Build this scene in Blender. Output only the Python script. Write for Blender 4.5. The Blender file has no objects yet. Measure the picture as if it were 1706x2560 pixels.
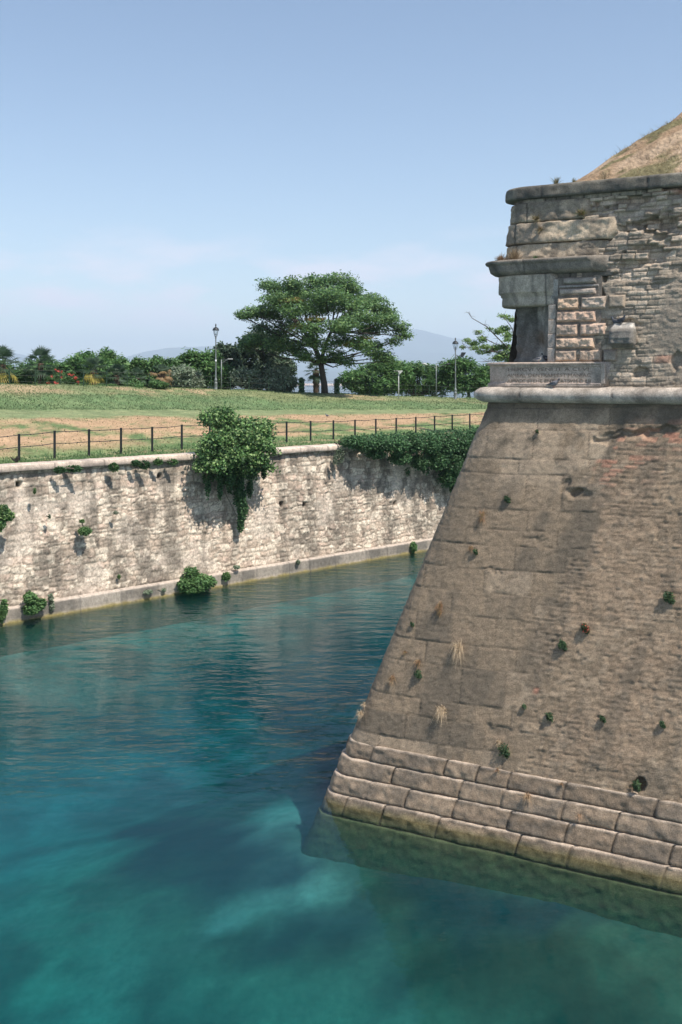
import bpy, math, random
import numpy as np
from mathutils import Vector
R = math.radians
rng = np.random.default_rng(7)
random.seed(7)
SC = bpy.context.scene
COL = SC.collection

# ------------------------------------------------------------------ camera
F, CX, HY, CH = 2560.0, 853.0, 945.0, 9.0        # focal length in photo pixels, centre column, horizon row, eye height
cam_d = bpy.data.cameras.new('camera'); cam = bpy.data.objects.new('camera', cam_d); COL.objects.link(cam)
cam.location = (0, 0, CH); cam.rotation_euler = (R(90), 0, 0)
cam_d.sensor_fit = 'VERTICAL'; cam_d.sensor_height = 36; cam_d.sensor_width = 24; cam_d.lens = 36
cam_d.shift_y = -(1280 - HY) / 2560; cam_d.clip_start = 0.2; cam_d.clip_end = 90000
SC.camera = cam

# ------------------------------------------------------------------ sky, sun, exposure
SUN_H = Vector((0.72, -0.694)).normalized(); SUN_EL = R(57.5)
W = bpy.data.worlds.new('World'); SC.world = W; W.use_nodes = True
nt = W.node_tree; nt.nodes.clear()
wo = nt.nodes.new('ShaderNodeOutputWorld'); bg = nt.nodes.new('ShaderNodeBackground')
sky = nt.nodes.new('ShaderNodeTexSky'); sky.sky_type = 'NISHITA'; sky.sun_disc = False
sky.sun_elevation = SUN_EL; sky.sun_rotation = math.atan2(SUN_H.x, SUN_H.y)
sky.altitude = 60; sky.air_density = 1.0; sky.dust_density = .3; sky.ozone_density = .5
bg.inputs['Strength'].default_value = 0.13
# small soft clouds low over the horizon (part of the sky itself)
tc = nt.nodes.new('ShaderNodeTexCoord'); sep = nt.nodes.new('ShaderNodeSeparateXYZ')
mp = nt.nodes.new('ShaderNodeMapping'); mp.inputs['Scale'].default_value = (5, 5, 16)
nz = nt.nodes.new('ShaderNodeTexNoise'); nz.inputs['Scale'].default_value = 1.6; nz.inputs['Detail'].default_value = 6
cr = nt.nodes.new('ShaderNodeValToRGB'); cr.color_ramp.elements[0].position = 0.46; cr.color_ramp.elements[1].position = 0.64
hb = nt.nodes.new('ShaderNodeValToRGB')
hb.color_ramp.elements[0].position = 0.02; hb.color_ramp.elements[0].color = (.2, .2, .2, 1)
hb.color_ramp.elements[1].position = 0.15; hb.color_ramp.elements[1].color = (0, 0, 0, 1)
e = hb.color_ramp.elements.new(0.085); e.color = (1, 1, 1, 1)
mu = nt.nodes.new('ShaderNodeMath'); mu.operation = 'MULTIPLY'
mu2 = nt.nodes.new('ShaderNodeMath'); mu2.operation = 'MULTIPLY'; mu2.inputs[1].default_value = 0.9
mx = nt.nodes.new('ShaderNodeMix'); mx.data_type = 'RGBA'; mx.inputs['B'].default_value = (7.4, 6.6, 7.2, 1)
L = nt.links.new
L(tc.outputs['Generated'], mp.inputs['Vector']); L(mp.outputs[0], nz.inputs['Vector']); L(nz.outputs['Fac'], cr.inputs[0])
L(tc.outputs['Generated'], sep.inputs[0]); L(sep.outputs['Z'], hb.inputs[0])
L(cr.outputs[0], mu.inputs[0]); L(hb.outputs[0], mu.inputs[1]); L(mu.outputs[0], mu2.inputs[0]); L(mu2.outputs[0], mx.inputs['Factor'])
L(sky.outputs[0], mx.inputs['A']); L(mx.outputs['Result'], bg.inputs[0]); L(bg.outputs[0], wo.inputs[0])
sd = bpy.data.lights.new('sun', 'SUN'); sd.energy = 5.0; sd.angle = R(0.53); sd.color = (1.0, 0.93, 0.84)
so = bpy.data.objects.new('sun', sd); COL.objects.link(so)
sv = Vector((SUN_H.x * math.cos(SUN_EL), SUN_H.y * math.cos(SUN_EL), math.sin(SUN_EL)))
so.rotation_euler = sv.to_track_quat('Z', 'Y').to_euler(); so.location = (0, 0, 60)
SC.view_settings.view_transform = 'Standard'; SC.view_settings.look = 'None'
SC.view_settings.exposure = 0.25; SC.view_settings.gamma = 1
SC.render.engine = 'CYCLES'
SC.cycles.max_bounces = 6; SC.cycles.diffuse_bounces = 3; SC.cycles.glossy_bounces = 3
SC.cycles.transparent_max_bounces = 16; SC.cycles.volume_bounces = 2

# ------------------------------------------------------------------ helpers
def px(x, y, Y):
    """real position of photo pixel (x, y) at distance Y"""
    return ((x - CX) / F * Y, Y, CH - (y - HY) / F * Y)

def _h(i, j, seed=0):
    a = (np.asarray(i).astype(np.int64) * 374761393 + np.asarray(j).astype(np.int64) * 668265263 + seed * 1442695041) & 0xFFFFFFFF
    a = ((a ^ (a >> 13)) * 1274126177) & 0xFFFFFFFF
    a = a ^ (a >> 16)
    a = (a * 2246822519) & 0xFFFFFFFF
    return ((a ^ (a >> 15)) & 0xFFFFFF) / float(0xFFFFFF)

def vn(x, y, seed=0):
    xi, yi = np.floor(x), np.floor(y); fx, fy = x - xi, y - yi
    fx = fx * fx * (3 - 2 * fx); fy = fy * fy * (3 - 2 * fy)
    a, b, c, d = _h(xi, yi, seed), _h(xi + 1, yi, seed), _h(xi, yi + 1, seed), _h(xi + 1, yi + 1, seed)
    return (a + (b - a) * fx) * (1 - fy) + (c + (d - c) * fx) * fy

def fbm(x, y, seed=0, o=4):
    t = 0; a = .5; n = 0
    for k in range(o):
        t = t + a * vn(x * 2 ** k, y * 2 ** k, seed + k * 17); n += a; a *= .5
    return t / n

def sm(a, b, x):
    t = np.clip((x - a) / (b - a), 0, 1); return t * t * (3 - 2 * t)

def stones(s, z, ch, bl, warp=0.0, wf=2.0, seed=0, vary=0.0):
    """course masonry: distance to the nearest joint, two numbers per stone"""
    if warp:
        s = s + (fbm(s * wf, z * wf, seed + 5, 3) - .5) * 2 * warp * 1.6
        z = z + (fbm(s * wf + 31, z * wf + 9, seed + 6, 3) - .5) * 2 * warp
    zz = z / ch
    if vary: zz = zz + vary * (vn(zz * 1.0 + 7, zz * 0, seed + 9) - .5) * 1.2
    i = np.floor(zz); fz = zz - i
    off = _h(i, i * 0 + 3, seed) * bl * 7
    sp = (s + off) / bl + (vn((s + off) / bl * .8, i * 1.37, seed + 2) - .5) * vary * 1.6
    j = np.floor(sp); fs = sp - j
    d = np.minimum(np.minimum(fz, 1 - fz) * ch, np.minimum(fs, 1 - fs) * bl)
    return d, _h(i, j, seed + 11), _h(i, j, seed + 12)

def mesh_obj(name, V, Fq, mat=None, parent=None, col=None, smooth=True):
    V = np.asarray(V, dtype=np.float32).reshape(-1, 3)
    me = bpy.data.meshes.new(name)
    if isinstance(Fq, np.ndarray):
        n, k = Fq.shape
        me.vertices.add(len(V)); me.vertices.foreach_set('co', V.ravel())
        me.loops.add(n * k); me.loops.foreach_set('vertex_index', Fq.astype(np.int32).ravel())
        me.polygons.add(n); me.polygons.foreach_set('loop_start', np.arange(0, n * k, k, dtype=np.int32))
        me.polygons.foreach_set('loop_total', np.full(n, k, dtype=np.int32))
        me.update(calc_edges=True)
    else:
        me.from_pydata(V.tolist(), [], [list(map(int, f)) for f in Fq]); me.update()
    me.polygons.foreach_set('use_smooth', np.full(len(me.polygons), smooth))
    if col is not None:
        c = np.ones((len(V), 4), dtype=np.float32); c[:, :3] = np.clip(col, 0, 1)
        a = me.color_attributes.new('col', 'FLOAT_COLOR', 'POINT'); a.data.foreach_set('color', c.ravel())
    if mat: me.materials.append(mat)
    o = bpy.data.objects.new(name, me); COL.objects.link(o)
    if parent: o.parent = parent
    return o

def grid_faces(nu, nv, wrap=False):
    i = np.arange(nu - 1)[:, None]; j = np.arange(nv if wrap else nv - 1)[None, :]
    j2 = (j + 1) % nv
    f = np.stack([i * nv + j, (i + 1) * nv + j, (i + 1) * nv + j2, i * nv + j2], -1)
    return f.reshape(-1, 4)

def tag(o, label=None, cat=None, group=None, kind=None):
    if label: o['label'] = label
    if cat: o['category'] = cat
    if group: o['group'] = group
    if kind: o['kind'] = kind
    return o

def empty(name, loc, label, cat, group=None):
    o = bpy.data.objects.new(name, None); COL.objects.link(o); o.location = loc; o.empty_display_size = .2
    return tag(o, label, cat, group)

class MB:
    """collects simple solids into one mesh"""
    def __init__(s): s.v = []; s.f = []; s.c = []
    def add(s, V, Fc, col=None):
        b = len(s.v); s.v += [tuple(p) for p in V]; s.f += [tuple(i + b for i in f) for f in Fc]
        s.c += [col or (1, 1, 1)] * len(V)
    def box(s, c, d, rz=0.0, col=None, bev=0.0):
        x, y, z = d[0] / 2, d[1] / 2, d[2] / 2
        V = [(a * x, b * y, e * z) for e in (-1, 1) for a, b in ((-1, -1), (1, -1), (1, 1), (-1, 1))]
        ca, sa = math.cos(rz), math.sin(rz)
        V = [(c[0] + a * ca - b * sa, c[1] + a * sa + b * ca, c[2] + e) for a, b, e in V]
        s.add(V, [(3, 2, 1, 0), (4, 5, 6, 7), (0, 1, 5, 4), (1, 2, 6, 5), (2, 3, 7, 6), (3, 0, 4, 7)], col)
    def lathe(s, c, prof, n=14, col=None):
        V = []
        for r, z in prof:
            for k in range(n):
                a = 2 * math.pi * k / n; V.append((c[0] + r * math.cos(a), c[1] + r * math.sin(a), c[2] + z))
        Fc = [(i * n + k, i * n + (k + 1) % n, (i + 1) * n + (k + 1) % n, (i + 1) * n + k) for i in range(len(prof) - 1) for k in range(n)]
        Fc += [tuple(range(n))[::-1], tuple((len(prof) - 1) * n + k for k in range(n))]
        s.add(V, Fc, col)
    def tube(s, pts, rad, n=6, col=None):
        pts = [Vector(p) for p in pts]; V = []
        if not hasattr(rad, '__len__'): rad = [rad] * len(pts)
        up = None
        for i, p in enumerate(pts):
            d = (pts[min(i + 1, len(pts) - 1)] - pts[max(i - 1, 0)]).normalized()
            if up is None or abs(up.dot(d)) > .98: up = Vector((0, 0, 1)) if abs(d.z) < .9 else Vector((1, 0, 0))
            a = d.cross(up).normalized(); b = a.cross(d).normalized(); up = b
            for k in range(n):
                t = 2 * math.pi * k / n; V.append(p + (a * math.cos(t) + b * math.sin(t)) * rad[i])
        Fc = [(i * n + k, i * n + (k + 1) % n, (i + 1) * n + (k + 1) % n, (i + 1) * n + k) for i in range(len(pts) - 1) for k in range(n)]
        Fc += [tuple(range(n))[::-1], tuple((len(pts) - 1) * n + k for k in range(n))]
        s.add(V, Fc, col)
    def build(s, name, mat, parent=None, smooth=False, origin=None):
        o0 = Vector(origin) if origin is not None else Vector((0, 0, 0))
        V = np.array(s.v, dtype=float) - np.array(o0)
        o = mesh_obj(name, V, s.f, mat, parent, np.array(s.c), smooth)
        if origin is not None: o.location = o0
        return o

# ------------------------------------------------------------------ materials
def mat(name, base=None, attr=False, rough=.9, noise=(8, .35), bump=(40, .3, .01), second=None, spec=.25, metal=0, trans=0.0, noise2=None):
    m = bpy.data.materials.new(name); m.use_nodes = True; n = m.node_tree; N = n.nodes; k = n.links.new
    N.clear(); out = N.new('ShaderNodeOutputMaterial'); p = N.new('ShaderNodeBsdfPrincipled')
    p.inputs['Roughness'].default_value = rough; p.inputs['Specular IOR Level'].default_value = spec; p.inputs['Metallic'].default_value = metal
    t = N.new('ShaderNodeTexCoord')
    if attr:
        a = N.new('ShaderNodeAttribute'); a.attribute_name = 'col'; c = a.outputs['Color']
    else:
        a = N.new('ShaderNodeRGB'); a.outputs[0].default_value = (*base, 1); c = a.outputs[0]
    for q in (noise, noise2):
        if not q: continue
        nn = N.new('ShaderNodeTexNoise'); nn.inputs['Scale'].default_value = q[0]; nn.inputs['Detail'].default_value = 5
        nn.inputs['Roughness'].default_value = .65; k(t.outputs['Object'], nn.inputs['Vector'])
        mr = N.new('ShaderNodeMapRange'); mr.inputs['From Min'].default_value = .3; mr.inputs['From Max'].default_value = .7
        mr.inputs['To Min'].default_value = 1 - q[1]; mr.inputs['To Max'].default_value = 1 + q[1]; k(nn.outputs['Fac'], mr.inputs['Value'])
        vm = N.new('ShaderNodeVectorMath'); vm.operation = 'SCALE'; k(c, vm.inputs[0]); k(mr.outputs[0], vm.inputs['Scale']); c = vm.outputs[0]
    k(c, p.inputs['Base Color'])
    if bump:
        bn = N.new('ShaderNodeTexNoise'); bn.inputs['Scale'].default_value = bump[0]; bn.inputs['Detail'].default_value = 4
        k(t.outputs['Object'], bn.inputs['Vector'])
        bm = N.new('ShaderNodeBump'); bm.inputs['Strength'].default_value = bump[1]; bm.inputs['Distance'].default_value = bump[2]
        k(bn.outputs['Fac'], bm.inputs['Height']); k(bm.outputs[0], p.inputs['Normal'])
    if trans:
        tr = N.new('ShaderNodeBsdfTranslucent'); ms = N.new('ShaderNodeMixShader'); ms.inputs[0].default_value = trans
        k(c, tr.inputs['Color']); k(p.outputs[0], ms.inputs[1]); k(tr.outputs[0], ms.inputs[2]); k(ms.outputs[0], out.inputs[0])
    else:
        k(p.outputs[0], out.inputs[0])
    return m

M = {}
M['masonry'] = mat('weathered_masonry', attr=True, noise=(9, .2), noise2=(38, .32), bump=(50, .8, .018))
M['stone'] = mat('hewn_stone', attr=True, noise=(7, .28), noise2=(40, .34), bump=(45, .6, .015))
M['rubble'] = mat('rubble_masonry', attr=True, noise=(3, .15), noise2=(13, .42), bump=(25, .5, .02))
M['turf'] = mat('turf', attr=True, noise=(.9, .16), noise2=(9, .38), bump=(11, .6, .08), rough=1, spec=.1)
M['leaf'] = mat('leaves', attr=True, noise=None, bump=None, rough=.55, spec=.3, trans=.34)
M['dryleaf'] = mat('dry_straw', attr=True, noise=None, bump=None, rough=.9, spec=.1, trans=.2)
M['bark'] = mat('bark', attr=True, noise=(12, .3), bump=(14, .8, .05))
M['darkmetal'] = mat('dark_painted_metal', (.022, .027, .03), noise=(6, .2), bump=None, rough=.5, spec=.4)
M['greymetal'] = mat('grey_galvanised_metal', (.22, .24, .24), noise=(6, .15), bump=None, rough=.5, metal=.3)
M['palemetal'] = mat('pale_painted_metal', (.55, .56, .54), noise=(6, .1), bump=None, rough=.5)
M['white'] = mat('white_sticker', (.8, .8, .8), noise=None, bump=None, rough=.6)
M['feather'] = mat('feathers', attr=True, noise=(30, .25), bump=(60, .3, .004), rough=.7)
M['bed'] = mat('canal_bed', attr=True, noise=(1.1, .22), noise2=(5, .18), bump=(3, .6, .1), rough=1, spec=.1)
M['hill'] = mat('wooded_hill', (.05, .075, .05), noise=(.002, .3), bump=None, rough=1, spec=0)
M['rock'] = mat('pale_breakwater_rock', (.42, .36, .32), noise=(.5, .3), bump=(.8, .8, .5), rough=1)
M['hull'] = mat('white_boat_hull', (.75, .76, .78), noise=(2, .05), bump=None, rough=.3)
M['wood'] = mat('dark_bench_wood', (.07, .05, .04), noise=(9, .3), bump=(30, .3, .01))
gm = bpy.data.materials.new('lantern_glass'); gm.use_nodes = True; gn = gm.node_tree; gn.nodes.clear()
a = gn.nodes.new('ShaderNodeOutputMaterial'); b = gn.nodes.new('ShaderNodeMixShader'); c = gn.nodes.new('ShaderNodeBsdfTransparent'); d = gn.nodes.new('ShaderNodeBsdfGlossy')
b.inputs[0].default_value = .08; d.inputs['Roughness'].default_value = .1; c.inputs[0].default_value = (.93, .95, .95, 1)
gn.links.new(c.outputs[0], b.inputs[1]); gn.links.new(d.outputs[0], b.inputs[2]); gn.links.new(b.outputs[0], a.inputs[0]); M['glass'] = gm

# ------------------------------------------------------------------ air (haze) and hills far behind the lake
def box_mesh(name, lo, hi, m):
    x0, y0, z0 = lo; x1, y1, z1 = hi
    V = [(x0, y0, z0), (x1, y0, z0), (x1, y1, z0), (x0, y1, z0), (x0, y0, z1), (x1, y0, z1), (x1, y1, z1), (x0, y1, z1)]
    return mesh_obj(name, V, [(3, 2, 1, 0), (4, 5, 6, 7), (0, 1, 5, 4), (1, 2, 6, 5), (2, 3, 7, 6), (3, 0, 4, 7)], m, smooth=False)
hm = bpy.data.materials.new('air'); hm.use_nodes = True; hn = hm.node_tree; hn.nodes.clear()
ho = hn.nodes.new('ShaderNodeOutputMaterial'); hv = hn.nodes.new('ShaderNodeVolumePrincipled')
hv.inputs['Color'].default_value = (.76, .87, 1.0, 1); hv.inputs['Density'].default_value = 1.5e-4; hv.inputs['Anisotropy'].default_value = 0.0
hn.links.new(hv.outputs[0], ho.inputs['Volume'])
tag(box_mesh('haze', (-26000, -3000, -8), (26000, 17500, 660), hm), kind='stuff', label='pale blue summer haze lying over the lake')

def ridge(name, pts, Y, label):
    """a range of hills: crest heights from photo rows, with a foot on each side, given real depth"""
    xs = np.linspace(pts[0][0], pts[-1][0], 220)
    ys = np.interp(xs, [p[0] for p in pts], [p[1] for p in pts])
    X = (xs - CX) / F * Y; Z = CH + (HY - ys) / F * Y
    Z = Z * (1 + .035 * (fbm(xs / 18, xs * 0, 3, 4) - .5))
    V = []; rows = [(-.22, 0), (-.15, .25), (-.09, .55), (-.04, .85), (0, 1), (.05, .8), (.12, .4), (.2, 0)]
    for dy, hz in rows:
        wob = (fbm(xs / 25, xs * 0 + dy * 30, 5, 3) - .5) * .05 * Y * (1 if hz not in (0, 1) else .3)
        V.append(np.stack([X, Y * (1 + dy) + wob, np.maximum(Z * hz, 0) - (6 if hz == 0 else 0)], -1))
    V = np.concatenate(V); o = mesh_obj(name, V, grid_faces(len(rows), len(xs)), M['hill'])
    return tag(o, label, kind='structure')
ridge('hill_range', [(-300, 905), (-100, 880), (0, 875), (60, 888), (140, 905), (180, 893), (225, 883), (270, 898), (310, 893), (370, 878), (420, 870), (520, 866), (570, 862), (600, 866),
      (660, 895), (760, 912), (860, 905), (960, 895), (1010, 886), (1080, 882), (1150, 884), (1230, 893), (1400, 905), (1700, 890), (2100, 915)], 11500, 'long low blue hills across the lake')
ridge('far_mountains', [(-900, 900), (-300, 880), (200, 900), (700, 905), (850, 880), (960, 845), (1010, 828), (1040, 822), (1080, 832), (1130, 845), (1200, 850), (1260, 880), (1500, 850), (1900, 870), (2400, 900)], 13200, 'faint high mountain almost lost in haze')
ridge('near_shore_hills', [(-500, 941), (300, 940), (560, 930), (640, 926), (740, 925), (850, 927), (960, 920), (1100, 912), (1250, 905), (1500, 915), (1900, 938)], 9500, 'low wooded far shore of the lake')

# ------------------------------------------------------------------ water (closed body with tinted depth) and bed
wm = bpy.data.materials.new('clear_teal_water'); wm.use_nodes = True; n = wm.node_tree; n.nodes.clear(); k = n.links.new
o_ = n.nodes.new('ShaderNodeOutputMaterial'); fr = n.nodes.new('ShaderNodeFresnel'); fr.inputs['IOR'].default_value = 1.33
tr = n.nodes.new('ShaderNodeBsdfTransparent'); gl = n.nodes.new('ShaderNodeBsdfGlossy'); gl.inputs['Roughness'].default_value = .06
ms = n.nodes.new('ShaderNodeMixShader'); t = n.nodes.new('ShaderNodeTexCoord')
m1 = n.nodes.new('ShaderNodeMapping'); m1.inputs['Scale'].default_value = (.8, 1.9, 1); m1.inputs['Rotation'].default_value = (0, 0, R(-12))
n1 = n.nodes.new('ShaderNodeTexNoise'); n1.inputs['Scale'].default_value = 1.0; n1.inputs['Detail'].default_value = 3; n1.inputs['Roughness'].default_value = .55
n2 = n.nodes.new('ShaderNodeTexNoise'); n2.inputs['Scale'].default_value = 4.2; n2.inputs['Detail'].default_value = 2
n3 = n.nodes.new('ShaderNodeTexNoise'); n3.inputs['Scale'].default_value = .16; n3.inputs['Detail'].default_value = 2
mr = n.nodes.new('ShaderNodeMapRange'); mr.inputs['From Min'].default_value = .35; mr.inputs['From Max'].default_value = .65; mr.inputs['To Min'].default_value = .25; mr.inputs['To Max'].default_value = 1.0
b1 = n.nodes.new('ShaderNodeBump'); b1.inputs['Distance'].default_value = .13
b2 = n.nodes.new('ShaderNodeBump'); b2.inputs['Distance'].default_value = .013; b2.inputs['Strength'].default_value = .8
k(t.outputs['Object'], m1.inputs[0]); k(m1.outputs[0], n1.inputs['Vector']); k(m1.outputs[0], n2.inputs['Vector']); k(t.outputs['Object'], n3.inputs['Vector'])
sx = n.nodes.new('ShaderNodeSeparateXYZ'); k(t.outputs['Object'], sx.inputs[0])
calm = n.nodes.new('ShaderNodeMapRange'); calm.inputs['From Min'].default_value = 20.5; calm.inputs['From Max'].default_value = 27; calm.inputs['To Min'].default_value = .16; calm.inputs['To Max'].default_value = 1
cm = n.nodes.new('ShaderNodeMath'); cm.operation = 'MULTIPLY'; k(sx.outputs['Y'], calm.inputs['Value']); k(calm.outputs[0], cm.inputs[0]); k(mr.outputs[0], cm.inputs[1])
k(n3.outputs['Fac'], mr.inputs['Value']); k(cm.outputs[0], b1.inputs['Strength']); k(cm.outputs[0], b2.inputs['Strength'])
k(n1.outputs['Fac'], b1.inputs['Height']); k(n2.outputs['Fac'], b2.inputs['Height']); k(b1.outputs[0], b2.inputs['Normal'])
k(b2.outputs[0], fr.inputs['Normal']); k(b2.outputs[0], gl.inputs['Normal'])
k(fr.outputs[0], ms.inputs[0]); k(tr.outputs[0], ms.inputs[1]); k(gl.outputs[0], ms.inputs[2]); k(ms.outputs[0], o_.inputs['Surface'])
va = n.nodes.new('ShaderNodeVolumeAbsorption'); va.inputs['Color'].default_value = (.04, .67, .72, 1); va.inputs['Density'].default_value = .57
vs = n.nodes.new('ShaderNodeVolumeScatter'); vs.inputs['Color'].default_value = (.06, .80, .95, 1); vs.inputs['Density'].default_value = .04
av = n.nodes.new('ShaderNodeAddShader'); k(va.outputs[0], av.inputs[0]); k(vs.outputs[0], av.inputs[1]); k(av.outputs[0], o_.inputs['Volume'])
tag(box_mesh('water', (-20000, -2500, -7), (20000, 30000, 0), wm), 'clear teal water of the canal and lake', kind='structure')

# plan of the bastion: a salient of 72 degrees, two faces and a rounded nose
E = np.array([.8804, -.4742]); NA = np.array([-.4742, -.8804]); B = np.array([.7225, .6914]); NB = np.array([-.6914, .7225])
C0 = np.array([-.61, 21.93])
_d = NA[0] * NB[1] - NA[1] * NB[0]
VV = np.array([(-NB[1] + NA[1]) / _d, (-NA[0] + NB[0]) / _d])          # travel of the nose per metre of inset
HALF = math.acos(float(np.dot(E, B))) / 2; UE = float(VV @ E)
def plan(t, w, r=.45):
    """t runs along the outline: negative on the back face, positive on the front face; w = inset"""
    t, w = np.broadcast_arrays(np.asarray(t, float), np.asarray(w, float))
    T = r / math.tan(HALF); arc = math.pi - 2 * HALF; Lh = r * arc / 2
    cor = C0 + VV * w[..., None]; cen = cor + (VV / np.linalg.norm(VV)) * (r / math.sin(HALF))
    a0 = math.atan2(-VV[1], -VV[0]); a = a0 + np.clip(t, -Lh, Lh) / r
    nrm = np.stack([np.cos(a), np.sin(a)], -1)
    P = cen + nrm * r
    P = P + E * np.clip(t - Lh, 0, None)[..., None] + B * np.clip(-t - Lh, 0, None)[..., None]
    return P, nrm
def s2t(s, r=.45): return s - r / math.tan(HALF) + r * (math.pi - 2 * HALF) / 2
def t2s(t, r=.45): return t + r / math.tan(HALF) - r * (math.pi - 2 * HALF) / 2
# check the side of the rotation: positive t must lead to the front face
if np.dot(plan(np.array(.4), np.array(0.))[1], NA) < np.dot(plan(np.array(-.4), np.array(0.))[1], NA): raise RuntimeError('plan turned the wrong way')

W0 = np.array([-12.5, 37.6]); DW = np.array([.7225, .6914]); NC = np.array([.6914, -.7225])       # far quay wall, foot at the water
def wpt(x, y, off=0.0):
    a = W0 + NC * off; kk = (x - CX) / F; s = (kk * a[1] - a[0]) / (DW[0] - kk * DW[1]); Y = a[1] + s * DW[1]
    return np.array([kk * Y, Y, CH - (y - HY) / F * Y]), s
def bpt(x, y, out=0.0, beta=.25, w0=0.0):
    """point of the bastion's front face seen at a photo pixel"""
    z = 4.0; kk = (x - CX) / F
    for _ in range(12):
        w = w0 + beta * z - out; c = C0 + VV * w; s = (kk * c[1] - c[0]) / (E[0] - kk * E[1]); Y = c[1] + s * E[1]; z = CH - (y - HY) / F * Y
    return np.array([kk * Y, Y, z]), s

# bed of canal and lake: one sheet out to the horizon
def lerp(a, b, f): return a * (1 - f[..., None]) + b * f[..., None]
def bed():
    xs = np.concatenate([[-20000, -3000, -400, -90], np.linspace(-40, 30, 200), [60, 200, 1500, 20000]])
    ys = np.concatenate([[-2400, -200, -20], np.linspace(5, 75, 200), [110, 200, 600, 3000, 29500]])
    X, Y = np.meshgrid(xs, ys, indexing='ij')
    q = np.stack([X, Y], -1) - C0
    dA = q @ NA; dB = q @ NB; dist = 2.6 * np.log(np.exp(np.clip(dA, -30, 60) / 2.6) + np.exp(np.clip(dB, -30, 60) / 2.6)) - 1.0                 # distance outside the bastion
    dq = (q + C0 - W0) @ NC
    z = -2.9 + 2.0 * (1 - sm(-.5, 8.0, dist)) ** 1.2 + 1.7 * (1 - sm(.2, 8.0, dq)) ** 1.4 + .35 * (fbm(X * .25, Y * .25, 4, 4) - .5)
    z = np.where(Y > 120, -5.5, z)
    sand = np.stack([.46 + 0 * X, .50 + 0 * X, .44 + 0 * X], -1)
    green = np.stack([.15 + 0 * X, .23 + 0 * X, .14 + 0 * X], -1)
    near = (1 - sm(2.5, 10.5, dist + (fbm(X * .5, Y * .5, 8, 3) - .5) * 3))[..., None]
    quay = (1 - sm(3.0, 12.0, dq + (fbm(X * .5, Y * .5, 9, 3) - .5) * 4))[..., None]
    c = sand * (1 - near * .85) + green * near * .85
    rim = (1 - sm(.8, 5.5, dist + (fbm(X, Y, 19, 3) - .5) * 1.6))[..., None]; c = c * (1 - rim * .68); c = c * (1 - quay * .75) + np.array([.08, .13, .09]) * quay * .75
    c = c * (.55 + .9 * sm(.3, .7, fbm(X * .9, Y * .9, 12, 5)))[..., None]
    for (ex, ey, rx, ry) in ((690, 2180, 110, 90), (740, 2330, 110, 80), (560, 2400, 90, 50), (1250, 2330, 160, 40), (1500, 2400, 180, 50)):
        Yc = (CH + 2.4) * F / (ey - HY); Xc = (ex - CX) / F * Yc; b1_ = abs((CH + 2.4) * F / (ey - ry - HY) - Yc)
        rr = np.hypot((X + (fbm(X * .8, Y * .8, 28, 4) - .5) * 2 - Xc) / (rx / F * Yc), (Y + (fbm(X * .8, Y * .8, 29, 4) - .5) * 2 - Yc) / b1_)
        c = lerp(c, np.array([.58, .60, .53]), (1 - sm(.2, 1.5, rr)) * .55)
    weed = np.zeros_like(X)  # mask of weed growth plus painted shade of the bastion
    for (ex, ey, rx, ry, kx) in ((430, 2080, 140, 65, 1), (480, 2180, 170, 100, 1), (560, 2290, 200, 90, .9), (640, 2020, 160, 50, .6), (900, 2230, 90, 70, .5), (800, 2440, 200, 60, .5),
                                 (1030, 2300, 90, 60, .8), (1150, 2370, 170, 60, .9), (1250, 2470, 260, 70, .85), (950, 2130, 90, 35, .6), (1500, 2260, 200, 25, .3), (1600, 2500, 200, 60, .6), (1130, 2200, 120, 20, .4), (690, 1700, 210, 60, .75), (860, 1640, 100, 80, .8), (780, 1800, 130, 60, .5), (1330, 2490, 260, 40, .8), (1030, 2330, 80, 50, .9), (1130, 2440, 130, 50, .8), (1000, 2110, 70, 30, .7)):  # ellipses beyond the nose paint the bastion's shade, the others are weed
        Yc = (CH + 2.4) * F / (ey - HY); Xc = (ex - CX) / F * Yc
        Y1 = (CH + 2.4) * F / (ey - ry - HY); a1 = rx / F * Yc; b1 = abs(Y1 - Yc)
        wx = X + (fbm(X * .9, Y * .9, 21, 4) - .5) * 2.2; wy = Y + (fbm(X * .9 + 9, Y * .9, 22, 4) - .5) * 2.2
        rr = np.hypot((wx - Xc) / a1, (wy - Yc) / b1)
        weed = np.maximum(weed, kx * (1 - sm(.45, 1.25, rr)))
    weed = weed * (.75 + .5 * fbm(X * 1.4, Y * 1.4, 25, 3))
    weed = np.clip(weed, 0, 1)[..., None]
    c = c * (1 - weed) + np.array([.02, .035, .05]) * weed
    V = np.stack([X, Y, z], -1).reshape(-1, 3)
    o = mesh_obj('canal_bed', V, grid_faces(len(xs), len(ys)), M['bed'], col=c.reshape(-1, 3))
    tag(o, 'sandy bed with patches of dark weed and painted shade under the teal water', kind='structure')
bed()

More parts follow.
